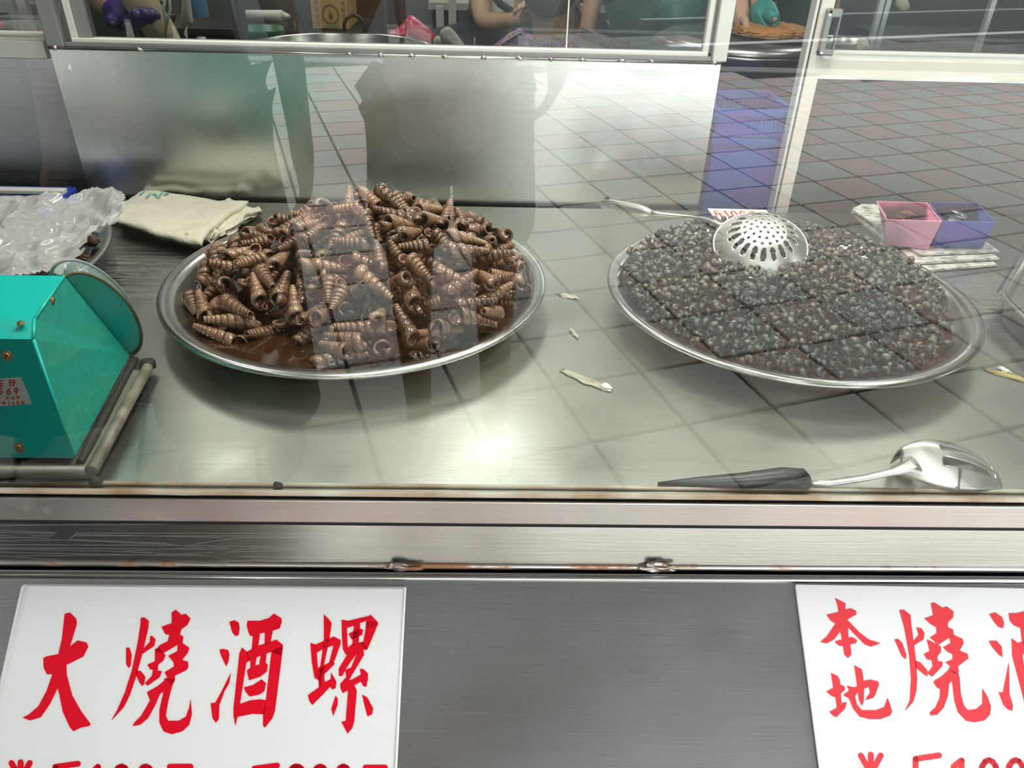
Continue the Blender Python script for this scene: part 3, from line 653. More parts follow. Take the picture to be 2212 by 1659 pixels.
def sector(C, pkx=None):
    def f(x, y, z):
        u, v = (x - C[0]) / C[2], (y - C[1]) / C[2]
        if pkx and z > pkx: return 'on the crest of the heap'
        if u * u + v * v < .2: return 'in the middle of the platter'
        a = math.degrees(atan2(v, u)) % 360
        return ['right side', 'back right', 'back', 'back left', 'left side', 'front left', 'front', 'front right'][int(((a + 22.5) % 360) // 45)]
    return f
def deposit(cx, cy, Rin, zfloor, target, shapes, tries, seed, steep=.15, cell=.004, bias=None):
    """drop shells one by one on a height map; returns (pos, yaw, tilt, shape, exposure)"""
    rr = random.Random(seed); n = int(2 * (Rin + .05) / cell) + 1; hm = np.full((n, n), zfloor)
    ox, oy = cx - Rin - .05, cy - Rin - .05
    out = []; foot = []
    GX, GY = np.meshgrid(ox + np.arange(n) * cell, oy + np.arange(n) * cell, indexing='ij')
    rd = np.sqrt((GX - cx) ** 2 + (GY - cy) ** 2); Rr = Rin + .022
    hm = zfloor + np.clip((rd - Rr * .78) / (Rr - .026 - Rr * .78), 0, 1) * .036 + np.clip(rd - (Rr - .026), 0, 1) * 3
    offc = {}
    for si, (L, Rm, tap) in enumerate(shapes):
        s = np.linspace(-.5, .5, 9 if L > Rm * 3 else 3) * L * (.94 if L > Rm * 3 else .5)
        tt = (s / L + .5)
        r = Rm * np.maximum(tap + (1 - tap) * tt, .2)
        offc[si] = (s, r)
    for t in range(tries):
        a = rr.random() * 2 * pi; q = sqrt(rr.random()) * Rin
        x, y = cx + q * cos(a), cy + q * sin(a)
        tz = target(x, y)
        if tz <= zfloor + .002: continue
        si = rr.randrange(len(shapes)); yaw = rr.random() * 2 * pi
        s, r = offc[si]; L = shapes[si][0]
        xs = x + s * cos(yaw); ys = y + s * sin(yaw)
        if max((xs - cx) ** 2 + (ys - cy) ** 2) > (Rin - .004) ** 2: continue
        ix = ((xs - ox) / cell).astype(int); iy = ((ys - oy) / cell).astype(int)
        k = np.maximum((r * .55 / cell).astype(int), 1)
        h = np.array([hm[a_ - b_:a_ + b_ + 1, c_ - b_:c_ + b_ + 1].max() for a_, b_, c_ in zip(ix, k, iy)])
        best = None
        sl = [rr.uniform(-1.0, 1.0)] if rr.random() < steep else [-.5, -.36, -.24, -.12, 0, .12, .24, .36, .5]
        for b in sl:
            aa = (h + r * .80 - b * s).max()
            if best is None or aa < best[0]: best = (aa, b)
        aa, b = best
        if aa > tz: continue
        zz = aa + b * s
        for xi, yi, zi, ri in zip(xs, ys, zz, r):
            i0 = max(int((xi - ri - ox) / cell), 0); i1 = int((xi + ri - ox) / cell) + 2; j0 = max(int((yi - ri - oy) / cell), 0); j1 = int((yi + ri - oy) / cell) + 2
            d2 = (GX[i0:i1, j0:j1] - xi) ** 2 + (GY[i0:i1, j0:j1] - yi) ** 2
            cap = np.where(d2 < ri * ri, zi + np.sqrt(np.maximum(ri * ri - d2, 0)) * .9, -9)
            hm[i0:i1, j0:j1] = np.maximum(hm[i0:i1, j0:j1], cap)
        out.append((x, y, aa, yaw, math.atan(b), si)); foot.append((ix, iy, zz + r))
    res = []
    for o, (ix, iy, top) in zip(out, foot):
        ex = float(np.mean(top > hm[ix, iy] - .003)); res.append((*o, ex))
    return res

def place_shells(name, label, cat, group, res, meshes, nmax, stuff_name, stuff_label, score, mats, merge=None, where=None):
    res = sorted(res, key=score, reverse=True)
    rr = random.Random(3)
    def mat4(e):
        x, y, z, yaw, tilt, si, ex = e
        R = Matrix.Rotation(yaw, 4, 'Z') @ Matrix.Rotation(-tilt, 4, 'Y') @ Matrix.Rotation(rr.random() * 2 * pi, 4, 'X')
        return Matrix.Translation((x, y, z)) @ R
    for e in res[:nmax]:
        me = meshes[e[5]]
        o = bpy.data.objects.new(name, me); COL.objects.link(o); o.matrix_world = mat4(e)
        wl = where(e[0], e[1], e[2]) if where else ''
        setp(o, label + (', ' + wl if wl else ''), cat, (group + ', ' + wl) if wl else group)
    restl = [e for e in res[nmax:] if e[6] > .02 or merge is None]
    if restl:
        V = []; F = []; SHD = []; base = 0; MI = []
        dat = {}
        for si, me in enumerate(meshes):
            co = np.empty(len(me.vertices) * 3); me.vertices.foreach_get('co', co); co = co.reshape(-1, 3)
            fs = [list(p.vertices) for p in me.polygons]; mi = [p.material_index for p in me.polygons]
            c = np.empty(len(me.loops) * 4, dtype=np.float32); me.attributes['shade'].data.foreach_get('color', c)
            dat[si] = (co, fs, mi, c)
        for e in restl:
            co, fs, mi, c = dat[e[5]]; A = np.array(mat4(e)); V.append(co @ A[:3, :3].T + A[:3, 3])
            F += [[v + base for v in f] for f in fs]; MI += mi; k = rr.uniform(.7, 1.3); cc = c.copy(); cc.reshape(-1, 4)[:, :3] *= k; SHD.append(cc); base += len(co)
        me = bpy.data.meshes.new(stuff_name); me.from_pydata(np.vstack(V).tolist(), [], F)
        at = me.attributes.new('shade', 'FLOAT_COLOR', 'CORNER'); at.data.foreach_set('color', np.concatenate(SHD).astype(np.float32))
        me.polygons.foreach_set('material_index', MI)
        o = link(stuff_name, me, mats, None, True); setp(o, stuff_label, cat, None, 'stuff')
    return len(res), len(restl)

# big horn snails
HS = [(.070, .0138), (.080, .0148), (.062, .0135), (.074, .0150), (.055, .0125), (.086, .0152)]
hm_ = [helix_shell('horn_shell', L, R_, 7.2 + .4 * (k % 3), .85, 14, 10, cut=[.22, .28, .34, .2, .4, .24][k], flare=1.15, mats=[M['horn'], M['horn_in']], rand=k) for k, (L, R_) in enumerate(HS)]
zf = ZT + .004
pk = (-.195, 1.215)
def targetL(x, y):
    u, v = (x - CL[0]) / CL[2], (y - CL[1]) / CL[2]
    d = sqrt(((x - pk[0]) / (.30)) ** 2 + ((y - pk[1]) / (.27 if y > pk[1] else .34)) ** 2)
    z = ZT + .040 + .122 * max(0, 1 - d ** 1.1)
    z += .045 * math.exp(-((x + .05) ** 2 + (y - 1.06) ** 2) / .012)
    z += .015 * math.exp(-((x + .42) ** 2 + (y - 1.15) ** 2) / .006)
    tr = math.exp(-(((x + .315) / .06) ** 2 + ((y - .945) / .045) ** 2) * 1.0)         # bare sauce, front left
    z -= .09 * tr
    e = (u * u + v * v)
    if e > .62: z -= .06 * (e - .62)
    return z
resL = deposit(CL[0], CL[1], CL[2] - .022, zf, targetL, [(L, R_, .3) for L, R_ in HS], 22000, 5)
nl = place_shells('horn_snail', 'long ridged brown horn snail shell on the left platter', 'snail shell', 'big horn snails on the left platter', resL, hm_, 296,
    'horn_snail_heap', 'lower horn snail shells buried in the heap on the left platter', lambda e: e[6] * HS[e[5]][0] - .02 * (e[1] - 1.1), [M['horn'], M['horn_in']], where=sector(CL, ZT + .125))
print('horn', nl)

# small dark snails
PS = [(.0185, .0100), (.0170, .0092), (.0205, .0106), (.0160, .0088)]
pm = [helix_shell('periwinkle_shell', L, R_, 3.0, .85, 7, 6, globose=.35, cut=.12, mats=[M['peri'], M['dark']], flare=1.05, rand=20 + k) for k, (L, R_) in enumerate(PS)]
def targetR(x, y):
    u, v = (x - CR[0]) / CR[2], (y - CR[1]) / CR[2]
    d = sqrt((u + .0) ** 2 + (v - .25) ** 2)
    z = ZT + .046 + .042 * max(0, 1 - (d / 1.2) ** 1.6) + .004 * noise.noise(Vector((x * 14, y * 14, 0)))
    z -= .030 * max(0, math.exp(-((u - .72) ** 2 + (v + .25) ** 2) / .09)) + .022 * math.exp(-((u - .05) ** 2 / .12 + (v + .88) ** 2 / .012)) + .02 * math.exp(-((u - .5) ** 2 + (v + .72) ** 2) / .03)
    return z
resR = deposit(CR[0], CR[1], CR[2] - .022, zf + .006, targetR, [(L, R_ * .78, .6) for L, R_ in PS], 34000, 9, steep=.6, cell=.003)
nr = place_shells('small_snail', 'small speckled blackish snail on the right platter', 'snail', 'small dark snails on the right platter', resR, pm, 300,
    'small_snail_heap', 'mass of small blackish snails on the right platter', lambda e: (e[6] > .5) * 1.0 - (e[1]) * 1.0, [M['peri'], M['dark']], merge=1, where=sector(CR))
print('peri', nr)

# whelks under the bag
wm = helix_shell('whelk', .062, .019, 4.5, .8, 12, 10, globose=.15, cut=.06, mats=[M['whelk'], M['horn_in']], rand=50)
for k, (px, py, z, yaw, tl, lab) in enumerate([(190, 515, .79, .3, .2, 'mottled brown whelk nearest the towels, highest of the three at the left'), (165, 548, .785, .1, .1, 'mottled brown whelk in the middle of the three at the left'),
        (160, 573, .782, 2.4, .1, 'mottled brown whelk nearest the scale, lowest of the three at the left'), (120, 560, .775, 1.4, 0, 'mottled brown whelk mostly hidden by the plastic bag')]):
    o = bpy.data.objects.new('whelk', wm); COL.objects.link(o); o.location = onz(px, py, z); o.rotation_euler = (k * 1.3 + .6, -tl, yaw); setp(o, lab, 'snail shell')

# ================================================================== things on the counter
def grid_surf(fn, nu, nv):
    mb = MB(); V = [[mb.bm.verts.new(fn(i / nu, j / nv)) for j in range(nv + 1)] for i in range(nu + 1)]
    for i in range(nu):
        for j in range(nv): mb.bm.faces.new((V[i][j], V[i + 1][j], V[i + 1][j + 1], V[i][j + 1]))
    return mb

# ---- perforated skimmer: dome lying face down
def skimmer():
    c = onz(1642, 530, .825); R = .076
    n = Vector((-.12, -.42, 1)).normalized(); ax = (onz(1560, 476, .85) - c); ax = (ax - n * ax.dot(n)).normalized(); ay = n.cross(ax)
    t = empty('skimmer', 'perforated stainless steel skimmer lying face down on the small dark snails', 'skimmer', c)
    mb = MB(); NA, NR = 180, 54; rows = []
    H = .042
    for i in range(NR + 1):
        r = i / NR; rows.append([])
        for k in range(NA):
            a = 2 * pi * k / NA
            z = H * (1 - r ** 2.3) if r < .95 else H * (1 - .95 ** 2.3) * (1 - (r - .95) / .05) 
            rows[-1].append(mb.bm.verts.new(c + (ax * cos(a) + ay * sin(a)) * R * r + n * z) if (i or k == 0) else rows[0][0])
    def hole(r, a):
        if .50 < r < .74:                                        # ring of radial slots
            s = (a / (2 * pi) * 19) % 1 - .5
            return abs(s) * 2 * pi / 19 * r < .052 * (1 if .53 < r < .71 else .7)
        for rr_, nn_, o_ in ((.0, 1, 0), (.15, 6, 0), (.29, 12, .1), (.42, 16, .3)):
            if rr_ == 0:
                if r < .03: return True
            else:
                da = ((a / (2 * pi) * nn_ + o_) % 1 - .5) * 2 * pi / nn_ * rr_
                if (da ** 2 + (r - rr_) ** 2) < .030 ** 2: return True
        return False
    for i in range(NR):
        for k in range(NA):
            if hole((i + .5) / NR, 2 * pi * (k + .5) / NA): continue
            k2 = (k + 1) % NA
            vs = (rows[i][k], rows[i + 1][k], rows[i + 1][k2], rows[i][k2]) if i else (rows[0][0], rows[1][k], rows[1][k2])
            f = mb.bm.faces.new(vs); f.smooth = True
    o = mb.build('perforated_bowl', M['spoon'], t); solid(o, .0012)
    rp = [c + (ax * cos(2 * pi * k / 90) + ay * sin(2 * pi * k / 90)) * R for k in range(91)]
    MB().tube(rp, .0016, 8, caps=False).build('rim', M['spoon'], t)
    e0 = c + ax * R * .97; e1 = onz(1498, 470, .805); e2 = onz(1425, 462, .80); e3 = onz(1408, 460, .80)
    neck = MB().tube([e0, e0.lerp(e1, .5) + Vector((0, 0, .003)), e1, e2, e3], [.0042, .0038, .0035, .0038, .0045], 12); neck.build('neck', M['spoon'], t)
    h0 = e3; h1 = onz(1303, 440, .775); d = (h1 - h0)
    MB().tube([h0 + d * .0, h0 + d * .12, h0 + d * .25, h0 + d * .6, h0 + d * .97, h1], [.0048, .0095, .0115, .0118, .0115, .008], 20).build('handle', M['spoon'], t)
    q = h0 + d * .93; up = Vector((0, 0, 1)).cross(d.normalized()).cross(d.normalized()) * -1
    MB().tube([q - d * .035 + up * .0112, q + d * .02 + up * .0112], [.004, .004], 10).build('hanging_hole', M['darkgap'], t)
skimmer()

# ---- slotted serving spoon with black handle
def serving_spoon():
    t = empty('serving_spoon', 'slotted steel serving spoon with black handle lying by the glass', 'spoon', onz(1800, 1040, ZT))
    y = YG + .0165
    P = lambda px, py, dz=0: Vector((ony(px, py, y).x, y, ony(px, py, y).z + dz))
    pts = [P(1420, 1053), P(1500, 1045), P(1600, 1036), P(1690, 1030), P(1735, 1036), P(1747, 1038)]
    zs_ = ZT + .001
    W = [.002, .006, .010, .0125, .0125, .009]; Hh = [.0018, .005, .008, .0125, .0115, .008]
    mb = MB(); rings = []
    for p, w_, h_ in zip(pts, W, Hh):
        rings.append([mb.bm.verts.new((p.x, y + w_ * cos(2 * pi * k / 16), zs_ + h_ + h_ * sin(2 * pi * k / 16))) for k in range(16)])
    for i in range(len(rings) - 1):
        for k in range(16): mb.bm.faces.new((rings[i][k], rings[i][(k + 1) % 16], rings[i + 1][(k + 1) % 16], rings[i + 1][k])).smooth = True
    mb.bm.faces.new(rings[0]); mb.bm.faces.new(rings[-1])
    mb.build('handle', M['blackp'], t)
    nk = [(1745, 1044), (1800, 1040), (1870, 1030), (1930, 1017), (1962, 1006), (1982, 1000)]
    mb = MB(); rr_ = []
    for i, (a_, b_) in enumerate(nk):
        p = ony(a_, b_, y + .004 * i / 5); ww = [.006, .0065, .006, .0065, .010, .014][i]; th_ = .0016
        rr_.append([mb.bm.verts.new((p.x, p.y + ww * u, p.z + th_ * v)) for u, v in ((-1, -1), (-.5, .6), (.5, .6), (1, -1))])
    for i in range(len(rr_) - 1):
        for k in range(4): mb.bm.faces.new((rr_[i][k], rr_[i][(k + 1) % 4], rr_[i + 1][(k + 1) % 4], rr_[i + 1][k])).smooth = True
    mb.bm.faces.new(rr_[0]); mb.bm.faces.new(rr_[-1]); mb.build('neck', M['spoon'], t)
    # bowl, convex side up, four tines split by slots
    x0 = ony(1968, 1000, y).x; x1 = ony(2172, 1055, y).x; NU, NV = 40, 44; hw = .038; yc = YG + .044
    mb = MB(); V = []
    for i in range(NU + 1):
        u = i / NU; wd = hw * (sin(pi * min(1, (u * .92 + .06)) ** .75) ** .6 if u < 1 else .45); wd = hw * (.28 + .72 * sin(min(u / .5, 1) * pi / 2)) * (1 - .9 * max(0, u - .72) ** 1.3)
        V.append([])
        for j in range(NV + 1):
            v = 2 * j / NV - 1
            z = ZT + .004 + .043 * (1 - abs(v) ** 2.2 * .95) * (1 - .93 * max(0, (u - .22) / .78) ** 2) * (1 - .25 * (1 - min(1, u / .22)) ** 2)
            V[-1].append(mb.bm.verts.new((x0 + (x1 - x0) * (u - .06 * (v * v) * (u > .5)), yc + wd * v, z)))
    for i in range(NU):
        for j in range(NV):
            u = (i + .5) / NU; v = (2 * (j + .5) / NV - 1)
            if .36 < u < .93 and any(abs(v - s) < .085 for s in (-.56, -.19, .19, .56)): continue
            mb.bm.faces.new((V[i][j], V[i + 1][j], V[i + 1][j + 1], V[i][j + 1])).smooth = True
    o = mb.build('slotted_bowl', M['spoon'], t); solid(o, .0013)
serving_spoon()

# ---- coin boxes on newspapers
def paper_mat():
    m, t, b = newmat('newsprint'); N = t.nodes; L = t.links; tc = N.new('ShaderNodeTexCoord')
    mp = N.new('ShaderNodeMapping'); mp.inputs['Scale'].default_value = (60, 420, 420); mp.inputs['Rotation'].default_value = (0, 0, .12); L.new(tc.outputs['Object'], mp.inputs[0])
    n = N.new('ShaderNodeTexNoise'); n.inputs['Scale'].default_value = 1; n.inputs['Detail'].default_value = 2; L.new(mp.outputs[0], n.inputs['Vector'])
    n2 = N.new('ShaderNodeTexNoise'); n2.inputs['Scale'].default_value = 28; L.new(tc.outputs['Object'], n2.inputs['Vector'])
    r = N.new('ShaderNodeValToRGB'); r.color_ramp.elements[0].position = .42; r.color_ramp.elements[0].color = (.22, .23, .22, 1); r.color_ramp.elements[1].position = .56; r.color_ramp.elements[1].color = (.70, .70, .62, 1)
    L.new(n.outputs['Fac'], r.inputs[0])
    mx = N.new('ShaderNodeMix'); mx.data_type = 'RGBA'; mr = N.new('ShaderNodeMapRange'); mr.inputs[1].default_value = .5; mr.inputs[2].default_value = .54; L.new(n2.outputs['Fac'], mr.inputs[0])
    L.new(mr.outputs[0], mx.inputs[0]); L.new(r.outputs[0], mx.inputs[6]); mx.inputs[7].default_value = (.70, .70, .62, 1)
    L.new(mx.outputs[2], b.inputs['Base Color']); b.inputs['Roughness'].default_value = .9; return m
M['paper'] = paper_mat()
def paper(label, px, z, th):
    P = [onz(x, y, z) for x, y in px]
    mb = MB()
    for k in range(3): mb.prism([p + Vector((.0015 * (k % 2), -.0015 * (k % 2), 0)) + Vector((0, 0, k * th / 3)) for p in P], Vector((0, 0, th / 3 * .8)))
    setp(mb.build('newspaper', M['paper']), label, 'newspaper', 'newspapers under the coin boxes')
paper('lowest folded newspaper of the small stack under the coin boxes', [(1838, 462), (1990, 462), (2152, 576), (1985, 590)], ZT + .0005, .005)
paper('middle folded newspaper of the small stack under the coin boxes', [(1842, 452), (2000, 452), (2156, 562), (1975, 572)], ZT + .0065, .005)
paper('top folded newspaper with printed columns directly under the coin boxes', [(1840, 455), (1860, 444), (2020, 446), (2156, 546), (1985, 553)], ZT + .0125, .004)
def coin_box(label, base, top, mat, zb, zt_):
    B_ = [onz(x, y, zb) for x, y in base]; T_ = [onz(x, y, zt_) for x, y in top]
    cb = sum(B_, Vector()) / 4; ct = sum(T_, Vector()) / 4
    o_ = empty('coin_box', label, 'box', cb)
    mb = MB(); n = 4
    def ringv(P, c, s, dz=0): return [mb.bm.verts.new(c + (p - c) * s + Vector((0, 0, dz))) for p in P]
    a, b_, c_, d_ = ringv(B_, cb, 1), ringv(T_, ct, 1), ringv(T_, ct, .955), ringv(B_, cb, .95, .004)
    for i in range(4):
        j = (i + 1) % 4
        for q0, q1 in ((a, b_), (b_, c_), (c_, d_)): mb.bm.faces.new((q0[i], q0[j], q1[j], q1[i]))
    mb.bm.faces.new(a[::-1]); mb.bm.faces.new(d_)
    w_ = mb.build('shell', mat, o_, bevel=.0022)
    return cb
zp = ZT + .0175
cb1 = coin_box('pink square plastic coin box on the newspapers', [(1908, 528), (2004, 540), (1990, 470), (1918, 462)], [(1914, 474), (2036, 478), (2003, 437), (1892, 434)], M['pink'], zp, zp + .062)
cb2 = coin_box('blue square plastic coin box on the newspapers, right of the pink one', [(2012, 533), (2122, 537), (2096, 470), (2010, 467)], [(2038, 477), (2152, 480), (2112, 438), (2006, 436)], M['bluep'], zp, zp + .060)
for (px, py, mt, lab, cbx) in ((1960, 466, 'coin', 'bronze coins piled in the pink box', cb1), (2072, 470, 'coin2', 'silver coins piled in the blue box', cb2)):
    kk = random.Random(px)
    for k in range(7):
        c = cbx + Vector((kk.uniform(-.014, .014), kk.uniform(-.010, .012), .010 + k * .0052))
        o = MB(); o.lathe([(0, -.0009), (.0115, -.0009), (.012, 0), (.0115, .0009), (0, .0009)], (0, 0, 0), 24)
        ob = o.build('coin', M[mt]); ob.location = c; ob.rotation_euler = (kk.uniform(-.5, .5), kk.uniform(-.5, .5), 0)
        setp(ob, lab.replace('coins piled', 'coin in the little pile'), 'coin', lab)

# ---- price card behind the right platter
pc = empty('price_card', 'small white price card with red handwriting behind the right platter', 'card', onz(1595, 470, ZT))
cc = [onz(1528, 452, ZT + .012), onz(1655, 455, ZT + .012), onz(1668, 478, ZT + .004), onz(1545, 476, ZT + .004)]
MB().prism(cc, Vector((0, 0, .002))).build('card', M['whitep'], pc)
mb = MB(); q0, q1, q3 = cc[0], cc[1], cc[3]
for P in row([('jin', .05, .2, .13, .6), ('1', .22, .2, .08, .6), ('0', .33, .2, .12, .6), ('0', .48, .2, .12, .6), ('yuan', .64, .2, .15, .6)], .012):
    mb.prism([q0 + (q1 - q0) * u + (q3 - q0) * v + Vector((0, 0, .0022)) for u, v in P], Vector((0, 0, .0004)))
mb.build('handwriting', M['red_pale'], pc)

# ---- folded cloths
def cloth(label, px, z0, layers, seed, sh=.010):
    o_ = empty('folded_cloth', label, 'cloth', onz(*px[0], z0), 'cream cloths beside the left platter')
    for k in range(layers):
        P = [onz(x, y, z0 + k * sh) for x, y in px]
        cx_ = sum(P, Vector()) / len(P)
        def fn(u, v):
            a, b_, c_, d_ = P
            p = a.lerp(b_, u).lerp(d_.lerp(c_, u), v)
            e = min(u, 1 - u, v, 1 - v) * 12; e = min(1, e)
            w_ = .005 * noise.noise(Vector((u * 5, v * 5, seed + k))) 
            edge = Vector((noise.noise(Vector((u * 2.5, v * 2.5, seed + k * 3))), noise.noise(Vector((u * 2.5 + 5, v * 2.5, seed + k))), 0)) * .016
            edge += Vector((noise.noise(Vector((u * 60, v * 60, seed))), noise.noise(Vector((u * 60, v * 60, seed + 9))), 0)) * .0015
            return p + edge + Vector((0, 0, sh * .5 + (sh * .45) * sqrt(max(0, 1 - (1 - e) ** 2)) + w_ + .004 * sin(u * 5 + seed)))
        top = grid_surf(fn, 36, 24)
        o = top.build('fold', M['cloth'], o_, smooth=True); solid(o, sh * 1.0, -1)
cloth('thick folded cream terry cloth with a faded blue print, nearest the plastic bag', [(238, 488), (425, 530), (530, 440), (300, 424)], ZT + .001, 3, 1, .012)
cloth('thin folded cream cloth tucked under the right end of the thick one', [(405, 528), (478, 510), (570, 462), (500, 438)], ZT + .001, 2, 8, .012)
P = [onz(x, y, ZT + .044) for x, y in arc(332, 424, 34, 12, 0, 360, 12)]
# faded print on the towel
mb = MB()
for k in range(5):
    a = onz(303 + k * 13, 420 + (k % 2) * 6, ZT + .043); b_ = onz(312 + k * 13, 412 + (k % 3) * 6, ZT + .043)
    mb.tube([a, a.lerp(b_, .5) + Vector((0, .008, 0)), b_], .0016, 6)
tw = [o for o in bpy.data.objects if o.name == 'folded_cloth'][0]
mb.build('faded_print', plain('faded_blue_print', (.18, .50, .50), .9), tw)

# ---- blue tray with white board behind, far left
tr = empty('blue_tray', 'bright blue plastic tray rim at the back left of the counter', 'tray', onz(60, 425, ZT))
y_t = 1.56
xa, xb = -1.5, ony(165, 410, y_t).x; zt_ = ony(60, 403, y_t).z
MB().b2((xa, y_t - .14, ZT + .002), (xb, y_t, ZT + .008)).build('base', M['blue_tray'], tr)
MB().b2((xa, y_t - .01, ZT + .002), (xb, y_t + .004, zt_), bevel=.003).build('wall', M['blue_tray'], tr)
MB().b2((xb - .01, y_t - .14, ZT + .002), (xb, y_t, zt_), bevel=.003).build('wall', M['blue_tray'], tr)
o = MB().b2((-1.4, y_t - .05, ZT + .045), (ony(134, 412, y_t - .05).x, y_t - .03, ony(60, 411, y_t - .05).z), bevel=.002).build('foam_board', M['whitep']); setp(o, 'white foam board edge standing in front of the blue tray', 'board')

# ---- steel tray corner at the right edge
st = empty('steel_tray', 'square stainless steel tray whose rounded corner enters at the right edge', 'tray', (.97, 1.1, ZT))
c0 = onz(2152, 632, ZT + .05); c1 = onz(2230, 500, ZT + .05); c2 = onz(2260, 735, ZT + .05)
e1 = (c1 - c0).normalized(); e2 = (c2 - c0).normalized(); LL = .34
ext = [c0, c0 + e1 * LL, c0 + e1 * LL + e2 * LL, c0 + e2 * LL]
def rrect(off, dz, rad=.03, n=8):
    cen = (ext[0] + ext[2]) / 2; P = []
    for i in range(4):
        a = ext[i]; u1 = (ext[(i - 1) % 4] - a).normalized(); u2 = (ext[(i + 1) % 4] - a).normalized()
        A_ = a + (u1 + u2) * off
        for k in range(n + 1):
            t_ = k / n; p_ = A_ + u1 * rad * (1 - t_) ** 2 + u2 * rad * t_ ** 2
            P.append(p_ + Vector((0, 0, dz)))
    return P
mb = MB(); prev = None
for off, dz, rad in ((0, 0, .004), (.018, .001, .03), (.022, -.004, .035), (.034, -.046, .04)):
    cur = [mb.bm.verts.new(p) for p in rrect(off, dz, rad)]
    if prev:
        for k in range(len(cur)): mb.bm.faces.new((prev[k], prev[(k + 1) % len(cur)], cur[(k + 1) % len(cur)], cur[k])).smooth = True
    prev = cur
mb.bm.faces.new(prev); o = mb.build('pan', M['dish'], st); solid(o, .001)

# ---- teal spring scale seen from behind
sc_ = empty('spring_scale', 'teal enamelled spring scale seen from behind, on a grimy grey base', 'scale', (-.62, .82, ZT))
zb = ZT + .022
def bx_(a): return a
xr0 = onz(207, 1042, ZT).x; yf = onz(207, 1042, ZT).y; xr1 = onz(318, 790, ZT + .02).x; yr = onz(318, 790, ZT + .02).y
XW = -.98
mb = MB(); base = [(XW, yf, ZT + .003), (xr0, yf, ZT + .003), (xr1, yr, ZT + .003), (XW, yr, ZT + .003)]
mb.prism([Vector(p) for p in base], Vector((0, 0, .012))); mb.build('base', M['tray_grey'], sc_, bevel=.004)
rim_ = [Vector(p) + Vector((0, 0, .014)) for p in (base[0], base[1], base[2], base[3])]
MB().tube([rim_[0], rim_[1] + Vector((-.006, .0, 0))], .006, 10).build('base_rim', M['tray_grey'], sc_)
MB().tube([rim_[1], rim_[1].lerp(rim_[2], .5), rim_[2]], .007, 10).build('base_rim', plain('grimy_cream_enamel', (.45, .42, .33), .5, noise_amt=.8, noise_scale=40, col2=(.12, .09, .05)), sc_)
# housing corners (world), from the visible corner pixels at plausible depths
F0 = onz(160, 990, zb + .0); F0l = Vector((XW, F0.y, zb)); 
S1 = onz(280, 768, zb); K1 = ony(72, 733, F0.y + .035); K1l = Vector((XW, K1.y, K1.z))
K2 = ony(74, 690, F0.y + .06); K2l = Vector((XW, K2.y, K2.z)); T1 = ony(138, 596, F0.y + .16); T1l = Vector((XW, T1.y, T1.z))
S1b = Vector((XW, S1.y, zb))
mb = MB()
mb.face([F0l, F0, K1, K1l]); mb.face([K1l, K1, K2, K2l]); mb.face([K2l, K2, T1, T1l])
hs = mb.build('housing', M['teal'], sc_)
mb = MB(); mid = S1.lerp(T1, .5)
mb.face([F0, S1, K1]); mb.face([K1, S1, K2]); mb.face([K2, S1, T1]); mb.face([T1l, T1, S1, S1b]); 
mb.build('side_panel', M['teal_dirty'], sc_)
for a_, b_ in ((F0, K1), (K1, K2), (K2, T1)): MB().tube([a_, b_], .0018, 8).build('seam', M['teal'], sc_)
# grime where the housing meets the base
mb = MB().tube([F0.lerp(S1, k / 14) + Vector((.006 + .002 * noise.noise(Vector((k, 0, 0))), -.002, -.006)) for k in range(15)], [.005 + .003 * abs(noise.noise(Vector((k * .9, 2, 0)))) for k in range(15)], 8); mb.build('grime', M['grime'], sc_)
blob('grime', onz(317, 788, ZT + .016), (.012, .014, .007), M['grime'], sc_, 3)
blob('grime', onz(207, 1040, ZT + .006), (.007, .005, .006), M['grime'], sc_, 5)
# round dial with clear cover, on the far side
dx = (S1 - T1).normalized(); dnn = dx.cross(Vector((.35, .1, -1)).normalized())
dialc = T1.lerp(S1, .56) + Vector((-.004, .012, 0)); Rd = (S1 - T1).length * .54
# plane of the dial holds the T1-S1 edge and a direction leaning out to the right
q_ = ony(314, 700, S1.y + .02) - dialc; eu = dx; ev = (q_ - eu * q_.dot(eu)); Rv = ev.length * 1.0; ev = ev.normalized(); en = eu.cross(ev).normalized()
if en.y < 0: en = -en
def ell(r, off, n=48): return [dialc + eu * Rd * r * cos(2 * pi * k / n) + ev * Rv * r * sin(2 * pi * k / n) + en * off for k in range(n + 1)]
mb = MB(); vs = [mb.bm.verts.new(p) for p in ell(.93, .004)[:-1]]; mb.bm.faces.new(vs); o = mb.build('dial_back', M['teal'], sc_); solid(o, .002)
MB().tube(ell(.94, .003), .0022, 8, caps=False).build('dial_edge', plain('grimy_dial_edge', (.30, .27, .16), .6, noise_amt=.8, noise_scale=30), sc_)
mb = MB(); A_ = [mb.bm.verts.new(p) for p in ell(.95, .004)[:-1]]; B_ = [mb.bm.verts.new(p) for p in ell(1.02, .022)[:-1]]; C_ = [mb.bm.verts.new(p) for p in ell(.9, .034)[:-1]]
for a_, b_ in ((A_, B_), (B_, C_)):
    for k in range(48): mb.bm.faces.new((a_[k], a_[(k + 1) % 48], b_[(k + 1) % 48], b_[k])).smooth = True
mb.build('dial_cover', M['clearp'], sc_)
MB().tube(ell(1.02, .022), .002, 8, caps=False).build('cover_rim', plain('cloudy_plastic_rim', (.42, .44, .46), .3), sc_)
